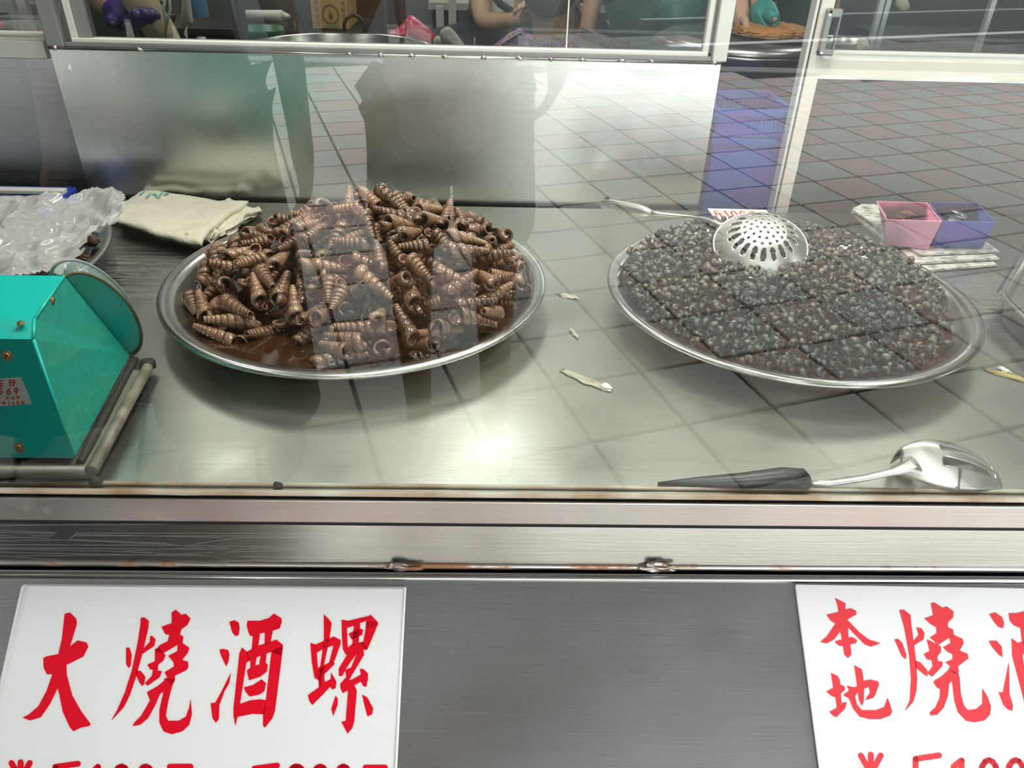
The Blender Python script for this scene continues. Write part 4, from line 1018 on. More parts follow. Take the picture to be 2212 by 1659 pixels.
# screws and sticker on the back sheet
fn_ = (F0 - F0l).cross(K1 - F0).normalized(); fn_ = fn_ if fn_.y < 0 else -fn_
def onface(px, py, q, nn): v = ray(px, py); return CAM + v * ((q - CAM).dot(nn) / v.dot(nn))
def screw(p, nn, r=.006):
    a = nn.orthogonal().normalized(); b_ = nn.cross(a)
    mb = MB(); mb.tube([p, p + nn * .0016], r, 16); mb.tube([p + nn * .0012, p + nn * .003], [r * .7, r * .55], 16)
    s = mb.build('screw', M['brass'], sc_); MB().tube([p + nn * .0031 - a * r * .5, p + nn * .0031 + a * r * .5], .0006, 4).build('screw_slot', M['darkgap'], sc_)
screw(onface(16, 768, F0, fn_), fn_); screw(onface(42, 966, F0, fn_), fn_)
n2 = (K2 - K2l).cross(T1 - K2).normalized(); n2 = n2 if n2.z > 0 else -n2
screw(onface(45, 700, K2, n2), n2, .004); 
sn = (S1 - K1).cross(K2 - K1).normalized(); sn = sn if sn.x > 0 else -sn
n3 = (S1 - K2).cross(T1 - K2).normalized(); n3 = n3 if n3.x > 0 else -n3
screw(onface(112, 648, K2, n3), n3, .004)
stp = [onface(x, y, F0, fn_) for x, y in [(-40, 820), (46, 814), (70, 872), (-40, 880)]]
mb = MB(); mb.prism([p + fn_ * .0003 for p in stp], fn_ * .0004); stk = mb.build('sticker', M['whitep'], sc_)
mb = MB()
for P in row([('tick', -8, 821, 16, 13), ('hang', 20, 820, 14, 13), ('5', -4, 838, 11, 13), ('6', 14, 838, 11, 13), ('9', 30, 838, 11, 13)], 1.3) + row([('jin', 14, 856, 7, 6), ('tick', 26, 856, 7, 6), ('hang', 37, 855, 6, 6), ('yi', -6, 868, 8, 6), ('ban', 6, 867, 7, 7), ('2', 18, 867, 5, 7), ('4', 27, 867, 5, 7), ('tick', 36, 866, 7, 7), ('hang', 47, 866, 7, 7)], .7):
    mb.prism([onface(x, y, F0, fn_) + fn_ * .0008 for x, y in P], fn_ * .0002)
mb.build('sticker_print', M['red_pale'], sc_)

# ---- crumpled plastic bag over the left platter and the scale
bag = [(-60, 425), (60, 420), (150, 425), (210, 408), (262, 412), (272, 440), (240, 470), (205, 505), (170, 540), (190, 548), (150, 565), (110, 585), (60, 600), (-60, 615)]
def bag_h(x, y): return .84 + .022 * noise.noise(Vector((x * .012, y * .02, 1))) + .010 * noise.noise(Vector((x * .04, y * .06, 4)))
def inside(x, y, P):
    c = False; j = len(P) - 1
    for i in range(len(P)):
        if (P[i][1] > y) != (P[j][1] > y) and x < (P[j][0] - P[i][0]) * (y - P[i][1]) / (P[j][1] - P[i][1]) + P[i][0]: c = not c
        j = i
    return c
mb = MB(); NX, NY = 120, 80; VV = {}
Q = [(onz(x, y, .84).x, onz(x, y, .84).y) for x, y in bag]
qx0, qx1 = min(q[0] for q in Q), max(q[0] for q in Q); qy0, qy1 = min(q[1] for q in Q), max(q[1] for q in Q)
def bv(i, j):
    if (i, j) not in VV:
        x = qx0 + (qx1 - qx0) * i / NX; y = qy0 + (qy1 - qy0) * j / NY
        rid = abs(noise.noise(Vector((x * 9, y * 6, 1)))) ; rid2 = abs(noise.noise(Vector((x * 26 + y * 8, y * 14, 4))))
        rid3 = abs(noise.noise(Vector((x * 44 - y * 22, y * 34, 8)))); z = .850 - .055 * rid - .016 * rid2 - .012 * rid3
        VV[(i, j)] = mb.bm.verts.new((x + .006 * noise.noise(Vector((x * 30, y * 30, 7))), y + .008 * noise.noise(Vector((x * 24, y * 24, 9))), z))
    return VV[(i, j)]
for i in range(NX):
    for j in range(NY):
        x = qx0 + (qx1 - qx0) * (i + .5) / NX; y = qy0 + (qy1 - qy0) * (j + .5) / NY
        if inside(x, y, Q): mb.bm.faces.new((bv(i, j), bv(i + 1, j), bv(i + 1, j + 1), bv(i, j + 1))).smooth = True
o = mb.build('plastic_bag', M['film']); setp(o, 'crumpled milky plastic bag draped over the left platter and the scale', 'bag')

# ---- scraps on the counter
def scrap(px, py, s, mat, lab, seed, rz=0):
    o = MB(); bm = o.bm; bmesh.ops.create_icosphere(bm, subdivisions=3, radius=1)
    for v in bm.verts:
        k = 1 + .7 * noise.noise(v.co * 2 + Vector((seed, 0, 0)))
        v.co = Vector((v.co.x * s[0] * k, v.co.y * s[1] * k, v.co.z * s[2] * k))
    ob = o.build('food_scrap', mat, smooth=True); p = onz(px, py, ZT); ob.location = (p.x, p.y, ZT + s[2] * .9); ob.rotation_euler = (0, 0, rz); setp(ob, lab, 'scrap', None)
scp = plain('dried_pale_residue', (.60, .58, .42), .4, noise_amt=.5, noise_scale=80)
scrap(1262, 822, (.036, .008, .0012), scp, 'dried yellowish smear in the middle of the counter', 1, -.7)
scrap(1310, 838, (.010, .006, .002), M['whitep'], 'small white crumb at the end of the dried smear', 2, -1)
scrap(1240, 722, (.004, .016, .0015), scp, 'thin curved pale crumb left of the smear, nearer the big snails', 3, .3)
scrap(2182, 815, (.030, .006, .002), plain('yellow_scrap', (.5, .38, .12), .4), 'yellowish scrap near the right edge of the counter', 4, -.6)
scrap(2168, 803, (.009, .004, .003), M['whitep'], 'white scrap beside the yellowish one at the right edge', 5, -.9)
scrap(1230, 640, (.020, .008, .0008), scp, 'scratched whitish stain between the two platters', 6, -.4)
o = MB().tube([onz(593, 1052, ZT) + Vector((0, 0, .001)), onz(612, 1052, ZT) + Vector((0, 0, .001))], [.006, .004], 5).build('food_scrap', M['darkgap']); setp(o, 'small dark triangular chip at the counter edge by the glass', 'scrap')

# ================================================================== people
def skin_obj(name, V, Eg, mats, parent, sub=2, mat_fn=None):
    """V: {key: (pos, radius)}; grows one continuous skin over the skeleton"""
    ks = list(V); me = bpy.data.meshes.new(name); me.from_pydata([tuple(V[k][0]) for k in ks], [(ks.index(a), ks.index(b)) for a, b in Eg], [])
    o = link(name, me, mats, parent)
    md = o.modifiers.new('skin', 'SKIN'); md.use_smooth_shade = True
    if not me.skin_vertices: 
        me.attributes  # the layer is created with the modifier
    sv = me.skin_vertices[0].data
    for i, k in enumerate(ks):
        r = V[k][1]; sv[i].radius = (r, r) if not isinstance(r, tuple) else r; sv[i].use_root = (i == 0)
    s_ = o.modifiers.new('sub', 'SUBSURF'); s_.levels = sub; s_.render_levels = sub
    return o

def person(label, loc, face, H=1.62, sit=0, over=None, top=None, bottom=None, sleeve=.5, leg=1.0, shoe=None, hair=None, glove=None, group=None, curl=.3, flare=0, hair_len=0):
    """face: heading in radians (0 looks along +y). over: {joint: world position}"""
    k = H / 1.7; R = Matrix.Rotation(face, 3, 'Z'); base = Vector(loc)
    J = {'pelvis': (0, 0, .95, .125), 'belly': (0, .0, 1.08, .118), 'chest': (0, .0, 1.27, .130), 'neckb': (0, -.01, 1.43, .062), 'neck': (0, .0, 1.49, .050), 'head': (0, .015, 1.585, .083), 'crown': (0, .01, 1.64, .074)}
    for s, n in ((-1, 'l'), (1, 'r')):
        J.update({'cla' + n: (s * .10, 0, 1.38, .062), 'sh' + n: (s * .185, 0, 1.375, .052), 'el' + n: (s * .235, -.01, 1.12, .040), 'wr' + n: (s * .25, .05, .89, .027), 'pa' + n: (s * .255, .075, .82, .030),
                  'hip' + n: (s * .095, 0, .90, .088), 'kn' + n: (s * .105, .02, .49, .054), 'an' + n: (s * .105, -.03, .085, .036), 'to' + n: (s * .115, .11, .032, .028)})
    if sit:
        dz = .43
        for q in J:
            x, y, z, r = J[q]
            if q[:2] in ('kn',): J[q] = (x, .43, .50, r)
            elif q[:2] in ('an',): J[q] = (x, .42, .085, r)
            elif q[:2] in ('to',): J[q] = (x, .56, .032, r)
            elif q[:3] == 'hip': J[q] = (x, .06, .52, r)
            else: J[q] = (x, y, z - dz, r)
    P = {}
    for q, (x, y, z, r) in J.items():
        P[q] = (base + R @ (Vector((x, y, z)) * k), r * k)
    for q, p in (over or {}).items():
        if isinstance(p, tuple) and isinstance(p[0], Vector): P[q] = (p[0], p[1])
        else: P[q] = (Vector(p), P[q][1])
    EG = [('pelvis', 'belly'), ('belly', 'chest'), ('chest', 'neckb'), ('neckb', 'neck'), ('neck', 'head'), ('head', 'crown')]
    for n in 'lr':
        EG += [('chest', 'cla' + n), ('cla' + n, 'sh' + n), ('sh' + n, 'el' + n), ('el' + n, 'wr' + n), ('wr' + n, 'pa' + n), ('pelvis', 'hip' + n), ('hip' + n, 'kn' + n), ('kn' + n, 'an' + n), ('an' + n, 'to' + n)]
    V = dict(P)
    hands = {}
    for n, s in (('l', -1), ('r', 1)):
        w_, pa = P['wr' + n][0], P['pa' + n][0]; d = (pa - w_).normalized()
        side = (R @ Vector((0, 1, 0))); side = (side - d * side.dot(d)).normalized(); nrm = d.cross(side).normalized()
        if over and ('hn' + n) in over: pass
        hv = {}
        for f_, (sp, ln) in enumerate(((-.028, .062), (-.010, .074), (.010, .078), (.028, .070))):
            b0 = pa + d * .030 * k + side * sp * k * .9; b1 = b0 + (d * cos(curl) + nrm * s * -sin(curl)) * ln * .5 * k; b2 = b1 + (d * cos(curl * 2.4) - nrm * s * sin(curl * 2.4)) * ln * .5 * k
            hv['f%d0' % f_] = (b0, .0115 * k); hv['f%d1' % f_] = (b1, .0088 * k); hv['f%d2' % f_] = (b2, .0075 * k)
        b0 = pa - d * .012 * k + side * .034 * k; hv['t0'] = (b0, .012 * k); hv['t1'] = (b0 + (d * .6 + side * .8).normalized() * .030 * k, .0105 * k); hv['t2'] = (b0 + (d * .9 + side * .6).normalized() * .056 * k, .0085 * k)
        hands[n] = (hv, [('f%d0' % f_, 'f%d1' % f_) for f_ in range(4)] + [('f%d1' % f_, 'f%d2' % f_) for f_ in range(4)] + [('t0', 't1'), ('t1', 't2')], pa)
        for q, v in hv.items(): V[n + q] = v
        EG += [(n + a, n + b) for a, b in hands[n][1]] + [('pa' + n, n + 'f%d0' % f_) for f_ in range(4)] + [('pa' + n, n + 't0')]
    t = empty('person', label, 'person', base, group)
    skin_obj('body', V, EG, M['skin'], t)
    # clothing
    def seg(a, b, f): return (P[a][0].lerp(P[b][0], f), P[a][1] * (1 - f) + P[b][1] * f)
    add = .016 * k
    def fat(v, e=add): return (v[0], v[1] + e)
    if top:
        W = {'belly': fat(P['belly']), 'chest': fat(P['chest']), 'nb': fat((P['neckb'][0] - Vector((0, 0, .01)), P['neckb'][1])), 'pelvis': fat(P['pelvis'], add + flare), 'hem': ((P['pelvis'][0] - Vector((0, 0, .10 * k)) if not sit else P['pelvis'][0] - Vector((0, 0, .03))), P['pelvis'][1] + add + .012 + flare)}
        E_ = [('hem', 'pelvis'), ('pelvis', 'belly'), ('belly', 'chest'), ('chest', 'nb')]
        W = {'hem': W['hem'], **{q: v for q, v in W.items() if q != 'hem'}}
        for n in 'lr':
            W['cla' + n] = fat(P['cla' + n]); W['sh' + n] = fat(P['sh' + n], .014 * k); m_ = seg('sh' + n, 'el' + n, sleeve); W['sl' + n] = (m_[0], m_[1] + .020 * k)
            E_ += [('chest', 'cla' + n), ('cla' + n, 'sh' + n), ('sh' + n, 'sl' + n)]
        skin_obj('shirt', W, E_, top, t)
    if bottom:
        W = {'pelvis': fat(P['pelvis'], .010)}; E_ = []
        for n in 'lr':
            W['hip' + n] = fat(P['hip' + n], .018); E_ += [('pelvis', 'hip' + n)]
            if leg <= 1: m_ = seg('hip' + n, 'kn' + n, leg); W['e' + n] = (m_[0], m_[1] + .045); E_ += [('hip' + n, 'e' + n)]
            else: W['k' + n] = fat(P['kn' + n], .02); m_ = seg('kn' + n, 'an' + n, leg - 1); W['e' + n] = (m_[0], m_[1] + .022); E_ += [('hip' + n, 'k' + n), ('k' + n, 'e' + n)]
        skin_obj('shorts' if leg < 1 else 'trousers', W, E_, bottom, t)
    if shoe:
        for n in 'lr':
            a, b = P['an' + n][0], P['to' + n][0]; f = (b - a); f.z = 0; f = f.normalized(); sd = f.cross(Vector((0, 0, 1)))
            bm = bmesh.new(); bmesh.ops.create_icosphere(bm, subdivisions=3, radius=1); c = (a + b) / 2; c.z = base.z + .045
            for v in bm.verts:
                x, y, z = v.co; zz = z * (.050 if y < 0 else .034) if z > 0 else z * .040
                v.co = c + sd * x * .050 * k + f * y * .142 * k + Vector((0, 0, max(zz, -.042)))
            me = bpy.data.meshes.new('shoe'); bm.to_mesh(me); bm.free(); link('shoe', me, shoe, t, True)
    if glove:
        for n, mt in glove.items():
            hv, he, pa = hands[n]; W = {'w': (P['wr' + n][0].lerp(P['el' + n][0], .22), P['wr' + n][1] + .012), 'wr': fat(P['wr' + n], .006), 'pa': fat(P['pa' + n], .004)}
            W['wr'] = fat(P['wr' + n], .012); W['pa'] = fat(P['pa' + n], .012); W.update({q: (v[0], v[1] + .0085) for q, v in hv.items()})
            skin_obj('glove', W, he + [('w', 'wr'), ('wr', 'pa'), ('pa', 't0')] + [('pa', 'f%d0' % f_) for f_ in range(4)], mt, t)
    # face and hair
    hc, hr = P['head']; fw = R @ Vector((0, 1, 0)); sd = R @ Vector((1, 0, 0)); up = Vector((0, 0, 1))
    blob('nose', hc + fw * hr * 1.02 + up * .0 * k, (.011 * k, .013 * k, .018 * k), M['skin'], t, amp=0)
    for s in (-1, 1):
        blob('eye', hc + fw * hr * .90 + sd * s * .031 * k + up * .026 * k, (.010 * k, .006 * k, .006 * k), M['dark'], t, amp=0)
        blob('ear', hc + sd * s * hr * 1.0 - fw * .005 + up * .008 * k, (.008 * k, .015 * k, .026 * k), M['skin'], t, amp=0)
    blob('mouth', hc + fw * hr * .93 - up * .038 * k, (.022 * k, .005 * k, .006 * k), M['horn_in'], t, amp=0)
    if hair:
        c = P['crown'][0] - fw * .018 * k; bm = bmesh.new(); bmesh.ops.create_icosphere(bm, subdivisions=4, radius=1)
        for v in bm.verts:
            q = 1 + .05 * noise.noise(v.co * 6); d = v.co.x * sd + v.co.y * fw + v.co.z * up
            lo_ = (.10 + hair_len) if (v.co.y < .25) else .02
            v.co = c + sd * v.co.x * .093 * k * q + fw * v.co.y * .098 * k * q + up * (v.co.z * (.075 if v.co.z > 0 else lo_) * k * q)
        me = bpy.data.meshes.new('hair'); bm.to_mesh(me); bm.free(); link('hair', me, hair, t, True)
    return t, P

# the photographer and a companion, seen only as reflections in the glass
person('person in pale T-shirt, green shorts and white shoes holding a phone, mirrored in the glass', (-.10, -.36, 0), 0, H=1.66,
       over={'elr': (.16, -.34, 1.12), 'wrr': (.125, -.26, 1.07), 'par': (.118, -.24, 1.015), 'ell': (-.31, -.28, 1.04), 'wrl': (-.20, -.10, 1.20), 'pal': (-.13, -.075, 1.26)},
       top=M['tshirt'], bottom=M['green_short'], leg=.75, shoe=M['white_cloth'], hair=M['hairb'], flare=.035, sleeve=.7)
ph = empty('phone', 'dark mobile phone held up by the photographer, behind the picture plane', 'phone', (0, -.02, 1.32))
MB().b2((-.115, -.022, 1.27), (.035, -.013, 1.345), bevel=.003).build('case', M['blackp'], ph)
MB().b2((-.11, -.0235, 1.275), (.03, -.0221, 1.34)).build('screen', M['dark'], ph)
tb_, _ = person('person in brown clothes standing beside the photographer, mirrored in the glass', (-.66, -.32, 0), -.1, H=1.66,
       top=M['brown_cloth'], bottom=M['brown_cloth'], leg=1.9, shoe=M['blackp'], hair=M['hairb'], flare=.06, sleeve=.95, hair_len=.1)
tn_, _ = person('added bystander in dark navy clothes outside the stall, darkening the left of the reflection', (-1.13, -.42, 0), -.15, H=1.68,
       top=M['navy'], bottom=M['navy'], leg=1.9, shoe=M['blackp'], hair=M['hairb'], flare=.07, sleeve=.95)  # bystander added to darken the left of the mirrored view

for t_, mt_, rr_ in ((tb_, 'brown_cloth', .20), (tn_, 'navy', .25)):  # skirts added to close bright pavement gaps in the mirrored view
    MB().lathe([(.12, 1.0), (rr_ * .85, .90), (rr_, .55), (rr_ * 1.02, .16), (rr_ * .97, .16), (rr_ * .9, .55), (.11, .97)], (t_.location.x, t_.location.y, 0), 40).build('skirt', M[mt_], t_, smooth=True)
person('added bystander in black clothes at the far left end outside the stall, darkening the reflection', (-1.66, -.5, 0), -.2, H=1.7, top=M['blackp'], bottom=M['blackp'], leg=1.9, shoe=M['blackp'], hair=M['hairb'], flare=.07, sleeve=.95)  # another added bystander, covers the bright gap left of the navy one

# ================================================================== the kitchen behind the rear window
def P3(px, py, y): return ony(px, py, y)
# big pot
yp = 2.28; far = P3(762, 69, yp); Rp = .24
pot = empty('stock_pot', 'very large shallow steel pot behind the rear window, its bright inner wall showing', 'pot', (far.x, yp - Rp, far.z - .28))
MB().lathe([(0, .01), (Rp * .96, .01), (Rp * .985, .03), (Rp - .003, .275), (Rp + .001, .28), (Rp + .006, .278), (Rp + .003, .27), (Rp * .99, .02), (Rp * .97, 0), (0, 0)], (far.x, yp - Rp, far.z - .28), 96).build('vessel', M['dish'], pot, smooth=True)
for s in (-1, 1):
    MB().tube([(far.x + s * Rp, yp - Rp - .05, far.z - .05), (far.x + s * (Rp + .035), yp - Rp - .04, far.z - .05), (far.x + s * (Rp + .035), yp - Rp + .04, far.z - .05), (far.x + s * Rp, yp - Rp + .05, far.z - .05)], .007).build('handle', M['dish'], pot)
stv = empty('work_table', 'dark steel work table behind the rear window under the big pot', 'table', (-.3, 2.2, far.z - .29))
MB().b2((-1.5, 1.95, far.z - .31), (1.9, 2.5, far.z - .285)).build('table_top', M['front'], stv)
for x in (-1.45, 0, 1.85):
    for y in (2.0, 2.45): MB().b2((x - .02, y - .02, 0), (x + .02, y + .02, far.z - .31)).build('leg', M['alud'], stv)
ztb = far.z - .285
# black ring handle, red bag, cotton gloves
y = 2.42
c = P3(766, 62, y); mb = MB(); mb.tube([c + Vector((.03 * cos(a), 0, .035 * sin(a))) for a in [2 * pi * k / 24 for k in range(25)]], .005, 8, caps=False)
zbx = P3(890, 148, 2.46).z
mb_ = MB(); mb_.tube([c - Vector((0, 0, .034)), Vector((c.x, c.y, zbx + .001))], .005, 8); o = mb.build('pan_handle', M['blackp']); mb_.build('stem', M['blackp'], o)
o2 = MB().b2((P3(735, 60, 2.4).x, 2.40, ztb), (P3(975, 60, 2.4).x, 2.498, zbx), bevel=.004).build('storage_box', M['dark']); setp(o2, 'low dark storage box hidden behind the big pot, under the red bag', 'box')
setp(o, 'black ring handle standing up behind the big pot, below the cardboard box', 'handle')
def lump(px, y, th_, seed, res=10, amp=.02):
    """a soft closed sack whose silhouette follows the outline, with real thickness"""
    P_ = [P3(a, b_, y) for a, b_ in px]; c = sum(P_, Vector()) / len(P_); mb = MB(); rings = []
    for s, off in ((.0, -1.), (.35, -.95), (.7, -.75), (.92, -.4), (1, 0), (.92, .4), (.7, .75), (.35, .95), (0, 1)):
        if s == 0: rings.append([mb.bm.verts.new(c + Vector((0, off * th_, 0)))]); continue
        rings.append([mb.bm.verts.new(c + (p - c) * s + Vector((0, off * th_ + amp * noise.noise(p * 30 + Vector((seed, s * 3, 0))), 0))) for p in P_])
    n = len(P_)
    for a, b_ in zip(rings[:-1], rings[1:]):
        for k in range(n):
            k2 = (k + 1) % n
            if len(a) == 1: vs = (a[0], b_[k], b_[k2])
            elif len(b_) == 1: vs = (a[k], b_[0], a[k2])
            else: vs = (a[k], b_[k], b_[k2], a[k2])
            mb.bm.faces.new(vs).smooth = True
    return mb
def thing_lump(name, px, y, th_, mat, label, cat, seed=1, amp=.02, parent=None, group=None):
    o = lump(px, y, th_, seed, amp=amp).build(name, mat, parent); subd(o, 1)
    if parent is None: setp(o, label, cat, group)
    return o
thing_lump('plastic_bag', [(828, 74), (850, 62), (872, 52), (880, 30), (888, 29), (905, 42), (925, 58), (944, 76), (946, 100), (930, 140), (880, 150), (840, 120)], 2.46, .05, M['redbag'], 'pinkish red plastic bag with a twisted top behind the big pot', 'bag', 3, .03)
thing_lump('cotton_glove', [(950, 62), (966, 55), (976, 58), (1000, 92), (1010, 106), (1004, 130), (975, 135), (958, 110), (948, 80)], 2.05, .025, M['cotton'], 'cream knitted cotton glove leaning right of the red bag, the front one', 'glove', 5, .012, group='cotton gloves by the red bag')
thing_lump('cotton_glove', [(934, 82), (946, 74), (955, 82), (966, 108), (962, 135), (945, 135), (934, 110)], 2.07, .02, M['cotton'], 'second cream cotton glove, nearer the big pot', 'glove', 8, .012, group='cotton gloves by the red bag')
# cardboard box on a shelf
yb = 3.1
a0, a1 = P3(676, 62, yb), P3(754, 62, yb)
bx = empty('cardboard_box', 'brown cardboard box with a round printed emblem, behind the big pot', 'box', (a0.x, yb, a0.z))
MB().b2((a0.x, yb, a0.z), (a1.x, yb + .2, a0.z + .26), bevel=.002).build('carton', M['cardboard'], bx)
cc_ = P3(714, 30, yb - .002)
mb = MB(); rr_ = .028; mb.tube([cc_ + Vector((rr_ * cos(2 * pi * k / 32), 0, rr_ * 1.1 * sin(2 * pi * k / 32))) for k in range(33)], .003, 6, caps=False)
mb.tube([cc_ + Vector((0, 0, -.012)), cc_ + Vector((0, 0, .014))], [.007, .003], 8)
for s in (-1, 1):
    for k in range(4): mb.b2((cc_.x + s * .048 - .005, yb - .003, cc_.z - .035 + k * .022), (cc_.x + s * .048 + .005, yb - .001, cc_.z - .023 + k * .022))
mb.build('print', M['cardprint'], bx)
MB().b2((cc_.x - .026, yb - .003, cc_.z - .046), (cc_.x + .026, yb - .001, cc_.z - .034)).build('print', M['greenprint'], bx)
sh = empty('rear_shelf', 'dark shelf far behind carrying the cardboard box', 'shelf', (0, yb, a0.z - .02))
MB().b2((-1.9, yb - .05, a0.z - .022), (a1.x + .05, yb + .3, a0.z - .002)).build('board', M['dark'], sh)
MB().b2((-1.9, yb + .28, .0), (a1.x + .05, yb + .3, a0.z - .022)).build('back', M['dark'], sh)
# white roll on a bracket with a green bucket beneath
y = 2.5; q0, q1 = P3(533, 34, y), P3(610, 34, y)
rl = empty('white_roll', 'short white roll on a metal bracket, left of the cardboard box', 'roll', q0)
MB().tube([q0, q1], .0155, 16).build('roll', M['whitep'], rl, smooth=True)
MB().tube([q1, q1 + Vector((.022, 0, -.003))], [.014, .006], 12).build('end_cap', M['alu'], rl)
MB().b2((q0.x, y - .01, q0.z - .028), (q1.x + .01, y + .01, q0.z - .017)).build('bracket', M['alud'], rl)
MB().b2((q0.x + .035, y - .005, ztb), (q0.x + .045, y + .005, q0.z - .02)).build('stand', M['alud'], rl)
c = P3(568, 104, 2.36); bk = empty('bucket', 'translucent green plastic bucket below the white roll', 'bucket', (c.x, c.y, ztb))
hb = P3(568, 60, 2.36).z - ztb
MB().lathe([(0, .002), (.048, .002), (.062, hb), (.066, hb), (.066, hb - .005), (.05, 0), (0, 0)], (c.x, c.y, ztb), 40).build('pail', plain('green_bucket', (.05, .20, .12), .3), bk, smooth=True)
# upright pipes
for px, lab in ((509, 'thin grey upright pipe, left one of the pair beside the white roll'), (525, 'thin grey upright pipe, right one of the pair beside the white roll')):
    a = P3(px, 45, 2.2); o = MB().tube([(a.x, 2.2, ztb), (a.x, 2.2, 2.2)], .009, 10).build('pipe', M['alud']); setp(o, lab, 'pipe', 'upright pipes beside the white roll')
for px, yy, rr2, lab in ((40, 2.1, .010, 'grey upright post seen through the left rear window, nearer the frame'), (14, 2.15, .008, 'grey upright post at the left picture edge')):
    a = P3(px + 12, 30, yy); o = MB().b2((a.x - rr2, yy, 0), (a.x + rr2, yy + .02, 2.2)).build('post', M['alu']); setp(o, lab, 'post')
a = P3(30, 12, 2.6); o = MB().b2((-2.4, 2.6, a.z - .02), (P3(76, 12, 2.6).x, 2.63, a.z + .02)).build('shelf_rail', M['alu']); setp(o, 'pale horizontal rail seen through the left rear window', 'rail')
thing_lump('red_package', [(-30, 48), (4, 46), (8, 56), (4, 66), (-30, 66)], 2.2, .03, M['redbag'], 'small red package at the far left behind the left rear window', 'package', 2)
# hanging cotton glove, water bottle, sack, strings
thing_lump('cotton_glove', [(392, 6), (398, -30), (410, -30), (413, 20), (420, 50), (414, 62), (409, 48), (407, 68), (401, 68), (399, 52), (396, 62), (390, 55)], 2.25, .012, M['cotton'], 'white cotton glove hanging fingers down beside the water bottle', 'glove', 6, .01)
c = P3(432, 70, 2.3); bt = empty('water_bottle', 'clear plastic bottle with blue label beside the hanging white glove', 'bottle', (c.x, c.y, ztb))
cz = P3(432, 70, 2.3).z
MB().lathe([(0, 0), (.028, .002), (.030, .02), (.028, .12), (.030, .20), (.016, .24), (.012, .26), (0, .26)], (c.x, c.y, ztb), 28).build('body', M['bottle'], bt, smooth=True)
z_ = P3(432, 18, 2.3).z
MB().lathe([(.0308, z_ - ztb - .02), (.0312, z_ - ztb), (.0308, z_ - ztb + .03)], (c.x, c.y, ztb), 28).build('label', plain('blue_label', (.12, .30, .50), .4), bt, smooth=True)
thing_lump('long_sack', [(248, -12), (320, -40), (348, 20), (372, 50), (392, 86), (400, 120), (350, 118), (318, 74), (300, 45), (275, 15)], 2.12, .05, M['sack'], 'long beige sack leaning across the window under the purple gloved hand', 'sack', 4, .02)
o = MB().tube([P3(357, -10, 2.04), P3(353, 20, 2.04), P3(358, 45, 2.04), P3(357, 100, 2.04)], .0035, 8).build('string', M['whitep']); setp(o, 'white string loop hanging over the beige sack, left strand', 'string', 'white strings over the sack')
o = MB().tube([P3(366, -10, 2.04), P3(368, 20, 2.04), P3(362, 42, 2.04), P3(358, 60, 2.04)], .0035, 8).build('string', M['whitep']); setp(o, 'white string loop hanging over the beige sack, right strand', 'string', 'white strings over the sack')
# rear rail and shelves behind the women
for x0, x1, py, yy, lab in ((925, 1010, 13, 4.2, 'pale shelf edge behind the woman in white, left of her'), (1255, 1385, 19, 4.0, 'pale shelf edge to the right of the grey-haired head')):
    a, b_ = P3(x0, py, yy), P3(x1, py, yy)
    s_ = empty('wall_shelf', lab, 'shelf', a)
    MB().b2((a.x, yy, a.z - .016), (b_.x, yy + .3, a.z + .016)).build('board', M['alu'], s_)
    MB().b2((a.x, yy + .28, .4), (b_.x, yy + .3, a.z - .016)).build('back', M['wallb'], s_)
c = P3(1305, 8, 4.1); o = MB().lathe([(0, 0), (.08, .002), (.15, .05), (.155, .05), (.09, -.004), (0, -.004)], (c.x, c.y + .05, P3(1305, 15, 4.1).z + .01), 40).build('basin', M['blackp'], smooth=True); setp(o, 'dark basin on the shelf right of the grey-haired head', 'basin')
for px in (950, 977):
    a = P3(px, 40, 3.6); o = MB().b2((a.x - .016, 3.6, 0), (a.x + .016, 3.63, 2.2 if px > 960 else P3(px, 14, 3.6).z)).build('post', M['alu']); setp(o, 'grey metal post left of the woman in white, %s' % ('taller one' if px > 960 else 'shorter one'), 'post')
mb = MB(); c = P3(885, 20, 4.4); mb.b2((c.x - .14, 4.4, 0), (c.x + .12, 4.6, 1.4), bevel=.02); o = mb.build('steel_cabinet', M['alud']); setp(o, 'grey steel cabinet far behind the red bag', 'cabinet')
mb = MB(); c = P3(800, 20, 3.9); mb.b2((c.x - .26, 3.9, 0), (c.x + .14, 4.1, 1.6), bevel=.01); o = mb.build('wooden_cabinet', plain('dark_reddish_wood', (.055, .025, .018), .6)); setp(o, 'dark brown cabinet right of the cardboard box', 'cabinet')
